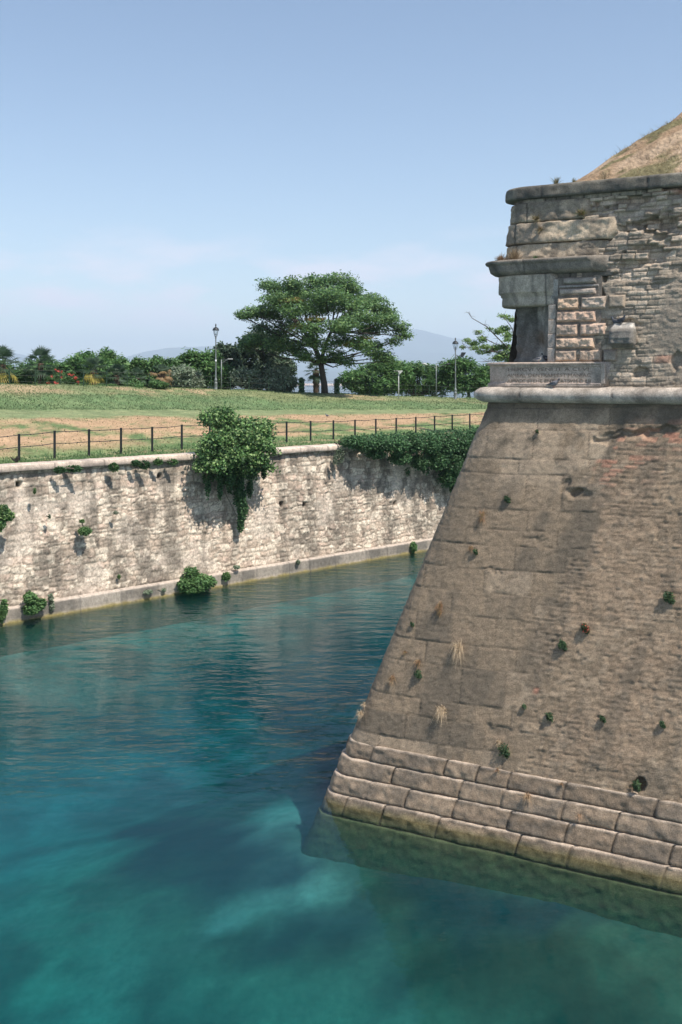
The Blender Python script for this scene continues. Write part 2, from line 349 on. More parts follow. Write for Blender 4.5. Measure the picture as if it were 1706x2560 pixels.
# ------------------------------------------------------------------ grassy ground behind the quay wall
def row(*pts): return np.array([px(*p) if len(p) == 3 else p for p in pts])
def WT(s, u, z): p = W0 + DW * s - NC * u; return (p[0], p[1], z, 0)
def R3(p): return tuple(p[:3])
WS = [-30, 0, 12, 25, 60]
def ctl():
    rows = []
    rows.append([R3(WT(s, 0.75, 5.70)) for s in WS])
    rows.append([R3(WT(s, 1.5 + .02 * s, 5.70)) for s in WS])
    def ext(a, b, c, zl=None):
        a, b, c = map(np.array, (a, b, c)); l = a + (a - b) * 1.2; r = c + (c - b) * 1.2; l[2] = a[2]; r[2] = c[2]
        return [tuple(l), tuple(a), tuple(b), tuple(c), tuple(r)]
    rows.append(ext(px(0, 1156, 40.6), px(560, 1112, 50), px(1230, 1070, 66.5)))
    rows.append(ext(px(0, 1118, 43.5), px(560, 1088, 53), px(1230, 1057, 69)))
    rows.append(ext(px(0, 1052, 50), px(560, 1046, 59), px(1230, 1034, 75)))
    rows.append(ext(px(0, 1040, 52), px(560, 1034, 62), px(1230, 1029, 77)))
    rows.append(ext(px(0, 1023, 56), px(560, 1023, 66), px(1230, 1021.5, 80)))
    rows.append(ext(px(0, 982, 59), px(560, 992, 70.5), px(1230, 1006, 83.5)))
    rows.append(ext(px(0, 962, 62), px(560, 976, 74), px(1230, 998, 86)))
    cr = rows[-1]
    rows.append([(x, y + 3, z - .02) for x, y, z in cr])
    rows.append([(x, y + 9, z - .7) for x, y, z in cr])
    rows.append([(x, y + 26, 4.5) for x, y, z in cr])
    rows.append([(x, y + 34, -.4) for x, y, z in cr])
    rows.append([(x, y + 44, -5.8) for x, y, z in cr])
    return np.array(rows)
def curve(P, n, ax):
    """smooth resampling along an axis (Catmull-like by monotone cubic on chord index)"""
    m = P.shape[ax]; t = np.linspace(0, m - 1, n); i = np.clip(np.floor(t).astype(int), 0, m - 2); f = t - i
    P = np.moveaxis(P, ax, 0)
    p0 = P[np.maximum(i - 1, 0)]; p1 = P[i]; p2 = P[i + 1]; p3 = P[np.minimum(i + 2, m - 1)]
    f = f.reshape(-1, *([1] * (P.ndim - 1))); k_ = .35
    m1 = (p2 - p0) * k_; m2 = (p3 - p1) * k_
    out = (2 * f**3 - 3 * f**2 + 1) * p1 + (f**3 - 2 * f**2 + f) * m1 + (-2 * f**3 + 3 * f**2) * p2 + (f**3 - f**2) * m2
    return np.moveaxis(out, 0, ax)
CT = ctl()
NU, NV = 196, 420
TG = curve(curve(CT, NV, 1), NU, 0)
tv = np.linspace(0, 13, NU)[:, None] + 0 * TG[..., 0]
X, Y = TG[..., 0], TG[..., 1]
am = sm(1.2, 2.5, tv) * .14
TG[..., 2] += am * (fbm(X * .45, Y * .45, 31, 4) - .5) * 2 * .6 + sm(1, 2, tv) * .03 * (vn(X * 3, Y * 3, 36) - .5) * 2
pu = tv + (fbm(X * .3, Y * .5, 33, 4) - .5) * 1.0
g1 = np.array([.12, .18, .075]); g2 = np.array([.22, .26, .12]); dry = np.array([.43, .305, .19]); dark = np.array([.11, .17, .08])
def lerp(a, b, f): return a * (1 - f[..., None]) + b * f[..., None]
nbig = fbm(X * .13 + 3, Y * .22, 41, 4); nmid = fbm(X * 1.1, Y * 1.4, 44, 4)
c = lerp(np.broadcast_to(g1, TG.shape), g2, sm(.35, .65, nmid))
bank = sm(2.3, 3.0, pu) * (1 - sm(4.1, 4.7, pu)) * sm(.40, .56, .6 * nbig + .4 * nmid + .04)
c = lerp(c, dry * np.array([1.04, .96, .95]), bank * .92)
strip = sm(4.1, 4.6, pu) * (1 - sm(5.7, 6.1, tv)); c = lerp(c, np.array([.27, .29, .16]), strip * .45)
low = sm(5.8, 6.1, tv) * (1 - sm(6.7, 7.4, pu)); c = lerp(c, dark * 1.2, low * .6)
up = sm(6.7, 7.3, pu) * (1 - sm(7.9, 8.2, tv)); c = lerp(c, np.array([.23, .23, .12]), up * .55)
c = lerp(c, dry, up * sm(.56, .63, fbm(X * .16 + 11, Y * .2, 47, 3) * .7 + nmid * .3) * .7)
edge = (1 - sm(1.3, 2.4, tv)) * sm(.5, .62, nmid); c = lerp(c, dry * .9, edge * .8)
c = c * (.86 + .28 * fbm(X * 4, Y * 4, 55, 3))[..., None]
tag(mesh_obj('grassy_bank', TG.reshape(-1, 3), grid_faces(NU, NV), M['turf'], col=c.reshape(-1, 3)), 'dry and green terraced grass banks behind the quay wall', kind='structure')
TGc = c
def ground(xp, row_t):
    """point on the bank at photo column xp, on terrace row row_t (0..13)"""
    i = min(NU - 1, max(0, int(round(row_t / 13 * (NU - 1))))); P = TG[i]; col = CX + F * P[:, 0] / np.maximum(P[:, 1], 1)
    good = np.where(P[:, 1] > 10)[0]; j = good[np.argmin(abs(col[good] - xp))]
    return P[j]
def crest(xp, back=.6): return ground(xp, 8 + back / 3)

# grass blades (uncountable): on the crest, the tall band under it and the strip by the wall
def grass():
    Vs = []; Cs = []
    def scatter(n, r0, r1, h, cols, j0=.08, j1=.85, wd=.035):
        i = rng.uniform(r0, r1, n) / 13 * (NU - 1); j = rng.uniform(j0, j1, n) * (NV - 1)
        ii, jj = i.astype(int), j.astype(int); P = TG[ii, jj].copy()
        P += (TG[np.minimum(ii + 1, NU - 1), jj] - P) * (i - ii)[:, None] + (TG[ii, np.minimum(jj + 1, NV - 1)] - P) * (j - jj)[:, None]
        a = rng.uniform(0, 2 * np.pi, n); hh = h * rng.uniform(.5, 1.3, n); w = wd * rng.uniform(.6, 1.4, n)
        d = np.stack([np.cos(a), np.sin(a), 0 * a], -1); lean = rng.normal(0, .35, (n, 3)) * hh[:, None]; lean[:, 2] = hh
        P[:, 2] -= .02
        Vs.append(np.stack([P - d * w[:, None], P + d * w[:, None], P + lean], 1).reshape(-1, 3))
        cc = np.array(cols)[rng.integers(0, len(cols), n)] * rng.uniform(.93, 1.07, n)[:, None]
        Cs.append(np.repeat(cc, 3, 0))
    scatter(16000, 5.9, 7.0, .10, [(.15, .21, .10), (.18, .24, .11), (.16, .22, .11)])
    scatter(14000, 7.0, 8.9, .09, [(.15, .21, .09), (.22, .25, .12), (.18, .24, .10), (.20, .25, .12)])
    scatter(9000, .9, 2.4, .10, [(.12, .22, .09), (.15, .24, .10), (.19, .26, .11)])
    scatter(5000, 2.4, 4.4, .08, [(.40, .31, .18), (.32, .28, .15), (.22, .25, .11)])
    V = np.concatenate(Vs); Fc = np.arange(len(V)).reshape(-1, 3)
    tag(mesh_obj('grass', V, Fc, M['leaf'], col=np.concatenate(Cs)), 'mown and tufted grass growing on the banks', 'grass', kind='stuff')
grass()

# ------------------------------------------------------------------ far quay wall
def adapt(a, b, f0, f1, fine, coarse):
    out = [a]; 
    while out[-1] < b:
        x = out[-1]; out.append(x + (fine if f0 <= x <= f1 else coarse))
    return np.array(out)
wall = empty('quay_wall', (W0[0], W0[1], 0), 'long rubble stone quay wall with pale coping, sunlit across the canal', 'wall')
WO = np.array([W0[0], W0[1], 0])
def wall_grid(S, Zs, off, colf, name, mt):
    """S, Zs grids with an outward offset"""
    P = W0 + DW * S[..., None] + NC * off[..., None]
    V = np.stack([P[..., 0], P[..., 1], Zs], -1) - WO
    return mesh_obj(name, V.reshape(-1, 3), grid_faces(*S.shape), mt, wall, col=colf.reshape(-1, 3))
ss = adapt(-32, 62, -3, 33, .042, .3); zs = np.arange(.30, 5.60, .042)
S, Z = np.meshgrid(ss, zs, indexing='ij')
d1, h1, h2 = stones(S, Z, .19, .29, .13, 2.4, 3, .9)
d2, h3, h4 = stones(S, Z, .27, .38, .11, 1.8, 8, .8)
big = sm(4.0, 4.7, Z + (fbm(S * .5, Z * .5, 2) - .5) * 1.6)
d_ = d1 * (1 - big) + d2 * big; hh = np.where(big > .5, h3, h1); hk = np.where(big > .5, h4, h2)
prot = sm(0.0, .045, d_)                                                # 1 on a stone, 0 in a joint
plaster = sm(.53, .68, fbm(S * .55, Z * .75, 61, 4))                    # patches where mortar covers the stones
streak = fbm(S * 2.1, Z * .13, 71, 4); streak2 = fbm(S * .45, Z * .10, 73, 3); blot = fbm(S * 1.8, Z * 1.4, 75, 4)
rough = (fbm(S * 7, Z * 9, 77, 4) - .5)
off = -.08 * Z + .055 * prot * (.35 + .65 * hh) * (1 - .6 * plaster) + rough * .065 + .03 * (fbm(S * 1.3, Z * 1.5, 79, 3) - .5)
lightc = np.array([.76, .65, .515]); midc = np.array([.53, .42, .325]); darkc = np.array([.15, .13, .105]); pink = np.array([.66, .48, .38]); plc = np.array([.60, .51, .42])
c = lerp(np.broadcast_to(midc, S.shape + (3,)), lightc, sm(.15, .7, hk)); c = lerp(c, pink, (h1 > .86) * .5)
c = lerp(c, plc, plaster * .7)
c = lerp(np.broadcast_to(midc * .6, S.shape + (3,)), c, np.clip(prot + .35 * plaster, 0, 1) * .85 + .15)
stain = sm(.47, .62, streak * .62 + blot * .38) * .6 + sm(.52, .66, streak2 * .6 + blot * .4) * .5
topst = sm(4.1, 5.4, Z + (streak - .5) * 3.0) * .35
c = lerp(c, darkc, np.clip(stain + topst, 0, .86) * (.72 + .28 * (1 - hk)))
c = lerp(c, lightc * 1.12, sm(.62, .8, hk) * sm(.5, .7, rough + .5) * .6)
for hx, hy in ((712, 1262), (413, 1192), (60, 1213), (995, 1260), (770, 1263)):       # drain holes
    p, s0 = wpt(hx, hy); m = np.exp(-((S - s0) / .10) ** 4 - ((Z - p[2]) / .11) ** 4); off -= .3 * m; c = lerp(c, darkc * .3, m)
wall_grid(S, Z, off, c, 'rubble_facing', M['rubble'])
# footing, algae line and coping follow the same line
def wall_strip(name, prof, colf, mt, s0=-32, s1=62, jl=1.6, fine=.06, amp=.012, seed=90):
    ssx = adapt(s0, s1, -3, 33, fine, .4)
    pr = []
    for a, b in zip(prof[:-1], prof[1:]):
        nseg = max(1, int(math.hypot(b[0] - a[0], b[1] - a[1]) / .07)); pr += [(a[0] + (b[0] - a[0]) * i / nseg, a[1] + (b[1] - a[1]) * i / nseg) for i in range(nseg)]
    pr.append(prof[-1]); pr = np.array(pr)
    S, J = np.meshgrid(ssx, np.arange(len(pr)), indexing='ij'); O = pr[J, 0].copy(); Zz = pr[J, 1].copy()
    q = S / jl + .35 * (vn(S / jl, S * 0, seed) - .5); f = q - np.floor(q); jd = np.minimum(f, 1 - f) * jl; idx = np.floor(q)
    n_ = fbm(S * 3, Zz * 5 + O * 3, seed + 1, 4) - .5
    O += n_ * amp * 2 - .02 * np.exp(-(jd / .025) ** 2) + (_h(idx, idx * 0, seed) - .5) * .02; Zz += (fbm(S * 1.2, S * 0, seed + 3, 3) - .5) * .03
    cc = colf(S, Zz, idx, jd)
    return wall_grid(S, Zz, O, cc, name, mt)
def footc(S, Z, idx, jd):
    base = np.array([.31, .27, .225]) * (.8 + .4 * _h(idx, idx * 0, 5))[..., None]
    cc = lerp(base, np.array([.13, .12, .105]), sm(.48, .66, fbm(S * 1.6, Z * .5, 95, 4)) * .65)
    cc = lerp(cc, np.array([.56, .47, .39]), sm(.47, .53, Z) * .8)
    cc = lerp(cc, np.array([.22, .18, .07]), (1 - sm(.0, .10, Z + (fbm(S * 4, Z * 0, 96, 2) - .5) * .08)) * .95)
    cc = lerp(cc, np.array([.06, .07, .04]), (1 - sm(-.12, -.02, Z)) * .9)
    return lerp(cc, np.array([.08, .075, .07]), np.exp(-(jd / .03) ** 2) * .6)
wall_strip('footing', [(.02, .56), (.14, .54), (.20, .52), (.215, .46), (.22, .06), (.26, .02), (.27, -.05), (.30, -1.0), (.5, -3.2)], footc, M['stone'], jl=1.7)
def copc(S, Z, idx, jd):
    cc = np.array([.66, .54, .44]) * (.85 + .25 * _h(idx, idx * 0, 7))[..., None]
    cc = lerp(cc, np.array([.22, .19, .165]), sm(.50, .70, fbm(S * 1.8, Z * 2, 99, 4)) * .5)
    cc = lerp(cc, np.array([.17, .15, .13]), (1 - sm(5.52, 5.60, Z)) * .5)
    return lerp(cc, np.array([.14, .12, .11]), np.exp(-(jd / .03) ** 2) * .8)
wall_strip('coping', [(-.5, 5.50), (-.25, 5.50), (-.22, 5.50), (-.21, 5.52), (-.21, 5.70), (-.24, 5.745), (-.30, 5.755), (-.80, 5.76), (-.95, 5.76), (-.97, 5.5)], copc, M['stone'], jl=2.1, amp=.010, seed=140)

# ------------------------------------------------------------------ the bastion
bast = empty('stone_bastion', (float(C0[0]), float(C0[1]), 0), 'battered stone and brick fortress bastion with rounded nose standing in the water', 'fortress')
BO = np.array([C0[0], C0[1], 0])
def bloft(name, T, Wn, Zz, out, cc, mt, r=.45, caps=False, parent=None):
    """surface over outline position T with inset Wn, height Zz and outward displacement out"""
    P, nr = plan(T, Wn, r); P = P + nr * out[..., None]
    V = np.stack([P[..., 0], P[..., 1], Zz], -1) - BO
    Fq = grid_faces(*T.shape)
    Fl = Fq
    if caps:
        nv = T.shape[1]; Fl = [tuple(f) for f in Fq.tolist()] + [tuple(range(nv)), tuple(range((T.shape[0] - 1) * nv, T.shape[0] * nv))[::-1]]
    return mesh_obj(name, V.reshape(-1, 3), Fl, mt, parent or bast, col=cc.reshape(-1, 3))
def prof_fill(prof, step):
    pr = []
    for a, b in zip(prof[:-1], prof[1:]):
        nseg = max(1, int(math.hypot(b[0] - a[0], b[1] - a[1]) / step)); pr += [(a[0] + (b[0] - a[0]) * i / nseg, a[1] + (b[1] - a[1]) * i / nseg) for i in range(nseg)]
    return np.array(pr + [prof[-1]])
def tcoords(t0, t1, fine, f0=-1.3, f1=9.0, coarse=.35): return adapt(t0, t1, f0, f1, fine, coarse)
def cl3(a): return np.array(a, float)

ZS0, ZS1 = 1.25, 8.52
tt = tcoords(-26, 26, .026); zz = np.arange(ZS0, ZS1 + .03, .026)
T, Z = np.meshgrid(tt, zz, indexing='ij'); S = t2s(T); SU = np.where(T > 0, S + UE * .25 * Z, S)
sc = S                                                                   # distance from the (moving) nose
face = np.clip(np.abs(S), 0, None)
ci = np.floor(Z / .49 + .08 * np.sin(sc * .6)); 
da, ha, hb_ = stones(np.where(T < 0, -T * 1.0 + 40, SU), Z + .035 * np.sin(sc * .9) - .02 * sc, .49, 1.18, .006, 1.2, 205, .55)
qw = 3.05 + .75 * (_h(np.floor(Z / .49), Z * 0, 9) - .5) * 2 * .6 + .5 * sm(3.5, 1.5, Z) + (fbm(S * 2, Z * 2, 210, 3) - .5) * .5
ash = 1 - sm(-.02, .10, np.abs(T) - qw)
db, hbk, hbc = stones(S, Z + .01 * np.sin(S * 2), .092, .27, .012, 3.0, 220, .4)
er = fbm(S * 1.2, Z * 1.7, 230, 5); er2 = fbm(S * 7, Z * 9, 233, 4); fin = fbm(S * 16, Z * 20, 236, 3)
crust = sm(.44, .60, fbm(S * .9 + 5, Z * .9, 240, 4))                     # where old render hides the courses
brick_out = (.016 * sm(0, .022, db) * (.4 + .6 * hbk)) * (1 - .55 * crust) + (er2 - .5) * .022 + (fin - .5) * .032 + (er - .5) * .02 - .014 * sm(.66, .74, fbm(S * 9, Z * 12, 237, 3))
ash_out = .010 - .016 * np.exp(-(da / .011) ** 2) * sm(.3, .7, fbm(S * 2.5, Z * 2.5, 244, 3) + .12) + (er2 - .5) * .026 + (fin - .5) * .020 + (ha - .5) * .014
out = brick_out * (1 - ash) + ash_out * ash
# gullies and broken places seen in the photo
hole = np.zeros_like(Z)
for (hx, hy, rx, rz, dp) in ((1450, 1235, .30, .12, .05), (1330, 1348, .30, .018, .02), (1245, 1827, .35, .10, .03), (1595, 1965, .13, .13, .22), (1520, 1100, .30, .07, .08), (1440, 1232, .10, .10, .08),
                             (1235, 1428, .35, .02, .025), (1420, 1215, .10, .12, .05), (1560, 1085, .5, .10, .06), (1640, 1080, .4, .12, .07)):
    p, s0 = bpt(hx, hy); q = ((S - s0 - (fbm(S * 4, Z * 4, 250, 3) - .5) * .3) / rx) ** 2 + ((Z - p[2] - (fbm(S * 5, Z * 5, 251, 3) - .5) * .25) / rz) ** 2
    m = 1 - sm(.5, 1.3, q); out -= m * dp * (.6 + .8 * er2); hole = np.maximum(hole, m)
# colour
cA = np.array([.285, .212, .143]); cG = np.array([.13, .108, .082]); cW = np.array([.48, .365, .255]); cP = np.array([.335, .237, .158]); cR = np.array([.47, .215, .14])
tone = fbm(S * .55, Z * .45, 260, 4); drip = fbm(S * 2.4, Z * .22, 262, 4); spot = fbm(S * 3, Z * 3, 264, 4)
c = lerp(np.broadcast_to(cA, Z.shape + (3,)), cP, sm(.4, .62, tone) * .6)
ca = lerp(lerp(np.broadcast_to(cA * .95, Z.shape + (3,)), cG, sm(.44, .64, drip * .5 + tone * .3 + ha * .25) * .7), cW, (hb_ > .80) * .4 * sm(.3, .6, spot))
ca = lerp(ca, cW, sm(6.4, 7.1, Z) * (1 - sm(7.9, 8.2, Z)) * .55 * sm(.35, .6, spot + .1))
cb = c * (.80 + .34 * hbc)[..., None] * (.82 + .36 * fbm(S * 20, Z * 26, 281, 2))[..., None]; cb = lerp(cb, cG * .7, (1 - sm(0, .016, db)) * .3 * (1 - crust))
cb = lerp(cb, cW * .86, sm(.56, .72, er2) * .45); cb = lerp(cb, cG * 1.05, sm(.47, .64, drip * .65 + spot * .35) * .5)
redm = (hbc > .72) * sm(0, .02, db) * np.exp(-((S - 3.5) / .6) ** 2 - ((Z - 7.4) / .55) ** 2) * 1.0
redm = np.maximum(redm, (hbc > .78) * np.exp(-((S - 4.4) / .6) ** 2 - ((Z - 7.9) / .3) ** 2))
p, s0 = bpt(1340, 1727); redm = np.maximum(redm, np.exp(-((S - s0) / .06) ** 4 - ((Z - p[2]) / .06) ** 4))
cb = lerp(cb, cR, np.clip(redm, 0, 1) * .75)
c = lerp(cb, ca, ash)
c = lerp(c, cG * .5, np.exp(-(da / .011) ** 2) * ash * .6 * sm(.35, .6, fbm(S * 3, Z * 3, 271, 3) + .1))
c = lerp(c, cG * .8, hole * .25)
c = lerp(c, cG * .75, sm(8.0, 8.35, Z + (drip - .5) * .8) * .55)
c = lerp(c, cG, sm(.5, .66, fbm(T * 1.5, Z * .35, 275, 3)) * (1 - sm(.2, 1.1, np.abs(T - .2))) * .4)
bloft('scarp_wall', T, .25 * Z, Z, out, c, M['masonry'])

# stepped courses of big rusticated blocks at the foot, above and below the water
lv = [1.27, .93, .57, .19, -.24, -2.2]
for i, zt in enumerate(lv[:-1]):
    zb = lv[i + 1]; wf = .25 * zt - .042; wb = .25 * zt + .10; wd = .25 * zb - .042 + .035
    pr = prof_fill([(wb + .15, zt - .004), (wf + .06, zt), (wf + .015, zt - .004), (wf + .002, zt - .018), (wf - .004, zt - .05), ((wf + wd) / 2 - .008, (zt + zb) / 2), (wd, zb + .04), (wd + .02, zb + .010), (wd + .06, zb - .004)], .03)
    fine = .03 if i < 5 else .12
    tt = tcoords(-24, 24, fine); T, J = np.meshgrid(tt, np.arange(len(pr)), indexing='ij'); Wn = pr[J, 0]; Z = pr[J, 1].copy()
    bl = 1.12; q = (T + 1.7 * i + .3) / bl + (vn((T + 2.3 * i) / bl * .9, T * 0 + i, 300) - .5) * .9
    idx = np.floor(q); f = q - idx; jd = np.minimum(f, 1 - f) * bl * .8
    u = fbm(T * 6, Z * 8 + i * 9, 310 + i, 4) - .5; u2 = fbm(T * 1.6, Z * 2 + i * 5, 320 + i, 3) - .5
    ontop = sm(zt - .05, zt - .004, Z)
    jt = np.exp(-(jd / .012) ** 2); rnd = np.exp(-(jd / .03) ** 2)
    if i == 4: jt = jt * 0; rnd = rnd * 0
    out = (u * .06 + u2 * .03) * (1 - .6 * ontop) - .05 * jt - .008 * rnd + (_h(idx, idx * 0 + i, 33) - .5) * .035
    Z = Z + u2 * .018 * ontop - .018 * rnd * ontop + (_h(idx, idx * 0 + i, 35) - .5) * .012
    hs = _h(idx, idx * 0 + i, 36)
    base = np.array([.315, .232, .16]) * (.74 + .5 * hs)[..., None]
    base = lerp(base, np.array([.58, .47, .37]), ontop * .6)  # ledge tops paler: their sunlit look is put into the colour
    base = lerp(base, np.array([.17, .14, .11]), sm(.46, .66, fbm(T * 2.2, Z * 3 + i, 340, 4)) * .6)
    if zt < .25:
        alg = 1 - sm(-.02, .14, Z + (fbm(T * 3, Z * 2, 345, 3) - .5) * .12)
        base = lerp(base, np.array([.20, .165, .08]), alg * .85)
        base = lerp(base, np.array([.075, .09, .04]), (1 - sm(-.30, -.02, Z)) * .9)
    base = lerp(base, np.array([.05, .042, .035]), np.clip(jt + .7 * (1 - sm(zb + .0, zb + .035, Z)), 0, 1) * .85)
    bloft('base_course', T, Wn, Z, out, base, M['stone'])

# the round moulding at the top of the scarp
WTOP = .25 * 8.45
def sweep(name, prof, t0, t1, r=.45, fine=.035, jl=2.0, joint=.03, amp=.02, cols=None, step=.035, seed=400, closed=False, caps=False, coarse=.35, jshift=0.0, nosefix=None, parent=None, freq=5.0):
    pr = prof_fill(prof, step); tt = tcoords(t0, t1, fine, coarse=coarse)
    if nosefix is not None:                                              # a nose cut in flat facets instead of round
        Lh = r * (math.pi - 2 * HALF) / 2
        tt = np.concatenate([tt[tt < -Lh - .01], np.linspace(-Lh, Lh, nosefix + 1), tt[tt > Lh + .01]])
    tt = tt[tt <= t1 + 1e-6]
    if tt[-1] < t1 - .005: tt = np.append(tt, t1)
    T, J = np.meshgrid(tt, np.arange(len(pr)), indexing='ij'); Wn = pr[J, 0]; Z = pr[J, 1].copy()
    TU = np.where(T > 0, T + UE * (Wn - Wn.min()), T); q = (TU + jshift) / jl + .4 * (vn(TU / jl, T * 0, seed) - .5); idx = np.floor(q); f = q - idx; jd = np.minimum(f, 1 - f) * jl
    u = fbm(T * freq, Z * freq * 1.3 + Wn * 4, seed + 1, 5) - .5
    jt = np.exp(-(jd / .016) ** 2)
    out = u * amp * 2 - joint * jt
    cA_, cB_ = cols
    hs = _h(idx, idx * 0, seed + 2)
    cc = lerp(np.broadcast_to(np.array(cA_), Z.shape + (3,)), np.array(cB_), sm(.44, .64, fbm(T * 1.6, Z * 1.2 + Wn * 2, seed + 4, 4) + (hs - .5) * .12) * .8)
    cc = cc * (.88 + .24 * hs)[..., None]; cc = lerp(cc, np.array([.07, .065, .058]), sm(.56, .70, fbm(T * 4.5, Z * .9 + Wn, seed + 7, 4)) * .4); cc = lerp(cc, np.array([.06, .055, .05]), jt * .8)
    return bloft(name, T, Wn, Z, out, cc, M['stone'], r=r, caps=caps, parent=parent)
cord = [(WTOP + .25, 8.80)] + [(WTOP - .02 - .185 * math.cos(a), 8.64 + .17 * math.sin(a)) for a in np.linspace(math.pi / 2, -math.pi / 2, 12)] + [(WTOP + .05, 8.465)]
sweep('cordon_moulding', cord, -22, 22, fine=.035, jl=2.05, joint=.022, amp=.010, cols=((.55, .47, .39), (.33, .28, .23)), seed=410, jshift=.9)

# parapet above the moulding: ruined brick facing
WP = WTOP + .02
def wpar(z): return WP + .08 * (z - 8.8)
tt = tcoords(s2t(1.9), 22, .0165, f0=1.4, f1=4.6, coarse=.07); zz = np.arange(8.72, 12.90, .0165)
T, Z = np.meshgrid(tt, zz, indexing='ij'); S = t2s(T)
db, hbk, hbc = stones(S, Z + .012 * np.sin(S * 2.1) - .03 * S, .098, .26, .016, 3.2, 520, .5)
er = fbm(S * 1.0 + 2, Z * 1.6, 530, 4); er2 = fbm(S * 5, Z * 8, 533, 4); fin = fbm(S * 13, Z * 16, 536, 3)
ruin = np.clip(sm(10.9, 11.7, Z + (er - .5) * 1.6 + .25 * (S - 3)), 0, 1)               # upper part badly decayed
crust = (1 - ruin) * sm(.40, .55, fbm(S * .9 + 1, Z * .8, 541, 4) + .10 * np.exp(-((S - 3.4) / .6) ** 2))
low = sm(.62, .74, 1 - er) * .5
lost = sm(.50, .66, fbm(S * 1.7, Z * 3.4, 545, 4)) * ruin                               # whole bricks fallen out
out = .030 * sm(0, .022, db) * (.4 + .6 * hbk) * (1 - .85 * crust) + ruin * (.075 * (hbk - .5) * sm(0, .02, db) - .04) - .13 * lost * (hbk < .72) \
    + (er2 - .5) * .05 * (1 - .3 * crust) + (fin - .5) * .022 - low * .05
under = np.zeros_like(Z)
for (hx, hy, rx, rz, dp) in ((1455, 525, .18, .20, .22), (1490, 905, .22, .30, .07), (1600, 930, .16, .12, .12), (1640, 560, .45, .14, .14), (1560, 570, .30, .09, .10), (1510, 590, .18, .08, .12), (1505, 745, .10, .20, .10),
                             (1550, 808, .5, .10, .06), (1515, 690, .12, .12, .14), (1690, 905, .14, .2, .10)):
    p, s0 = bpt(hx, hy, beta=.08, w0=WP - .08 * 8.8); q = ((S - s0 - (fbm(S * 5, Z * 5, 550, 3) - .5) * .3) / rx) ** 2 + ((Z - p[2] - (fbm(S * 6, Z * 6, 551, 3) - .5) * .2) / rz) ** 2
    m = 1 - sm(.4, 1.3, q); out -= m * dp; under = np.maximum(under, m)
bc = np.array([.46, .37, .275]); bd = np.array([.24, .20, .155]); bm_ = np.array([.56, .45, .34]); cr_ = np.array([.29, .24, .185])
c = lerp(np.broadcast_to(bc, Z.shape + (3,)), bm_, sm(.45, .8, hbc)); c = lerp(c, bd, (hbc < .25) * .7)
c = lerp(c, cr_, crust * .9); c = lerp(c, bd * .55, (1 - sm(0, .018, db)) * .55 * (1 - crust * .8))
c = lerp(c, bd, sm(.5, .66, fbm(S * 2.2, Z * .5, 560, 4)) * .45)
for (hx, hy) in ((1660, 893), (1655, 903), (1700, 478)):
    p, s0 = bpt(hx, hy, beta=.08, w0=WP - .08 * 8.8); c = lerp(c, np.array([.42, .23, .16]), np.exp(-((S - s0) / .17) ** 4 - ((Z - p[2]) / .045) ** 4) * .8)
bloft('ruined_brick_facing', T, wpar(Z), Z, out, c, M['masonry'])
# back face of the parapet and the hidden body that closes it
sweep('back_facing', [(wpar(8.75), 8.75), (wpar(12.9), 12.9)], -22, s2t(-.62) , fine=.1, jl=1.2, amp=.03, cols=((.30, .26, .21), (.18, .16, .14)), seed=570, step=.1)
sweep('inner_body', [(wpar(12.9) + .35, 8.7), (wpar(12.9) + .35, 12.95), (wpar(12.9) + 1.2, 12.98)], -22, 22, r=.2, fine=.2, cols=((.2, .18, .15), (.15, .13, .11)), seed=575, step=.3)

# corner ashlar in three rows
ASHC = ((.46, .365, .26), (.19, .16, .125))
for (z0, z1, s1, pr_, sd_, js) in ((12.37, 12.80, 2.23, .03, 601, .75), (11.90, 12.355, 2.76, .045, 603, .55), (11.52, 11.885, 2.55, .02, 605, .75)):
    a, b = wpar(z0) - pr_, wpar(z1) - pr_
    sweep('ashlar_row', [(b + .45, z1), (b + .03, z1), (b + .004, z1 - .02), (b, z1 - .05), (a, z0 + .05), (a + .004, z0 + .02), (a + .03, z0), (a + .45, z0)], -3.2, s2t(s1) - UE * (a - 2.15), jl=2.6, joint=.03,
          amp=.042, cols=ASHC, seed=sd_, fine=.022, step=.025, caps=True, jshift=js + 1.6, freq=6)
sweep('bonding_course', [(wpar(12.85) + .5, 12.92), (wpar(12.85) - .0, 12.92), (wpar(12.8) - .0, 12.78), (wpar(12.8) + .5, 12.78)], -3.2, s2t(3.0), jl=.27, joint=.02, amp=.02, cols=((.3, .26, .2), (.16, .14, .12)), seed=612, caps=True, fine=.03)
# coping at the very top
wc = wpar(12.9)
sweep('parapet_coping', [(wc + .75, 12.88), (wc - .02, 12.865), (wc - .10, 12.87), (wc - .125, 12.885), (wc - .13, 12.92), (wc - .12, 13.10), (wc - .10, 13.13), (wc - .05, 13.15), (wc + .1, 13.175), (wc + .8, 13.18)], -22, 22,
      jl=2.25, joint=.03, amp=.022, cols=((.19, .17, .135), (.10, .093, .08)), seed=620, jshift=1.35, fine=.03)

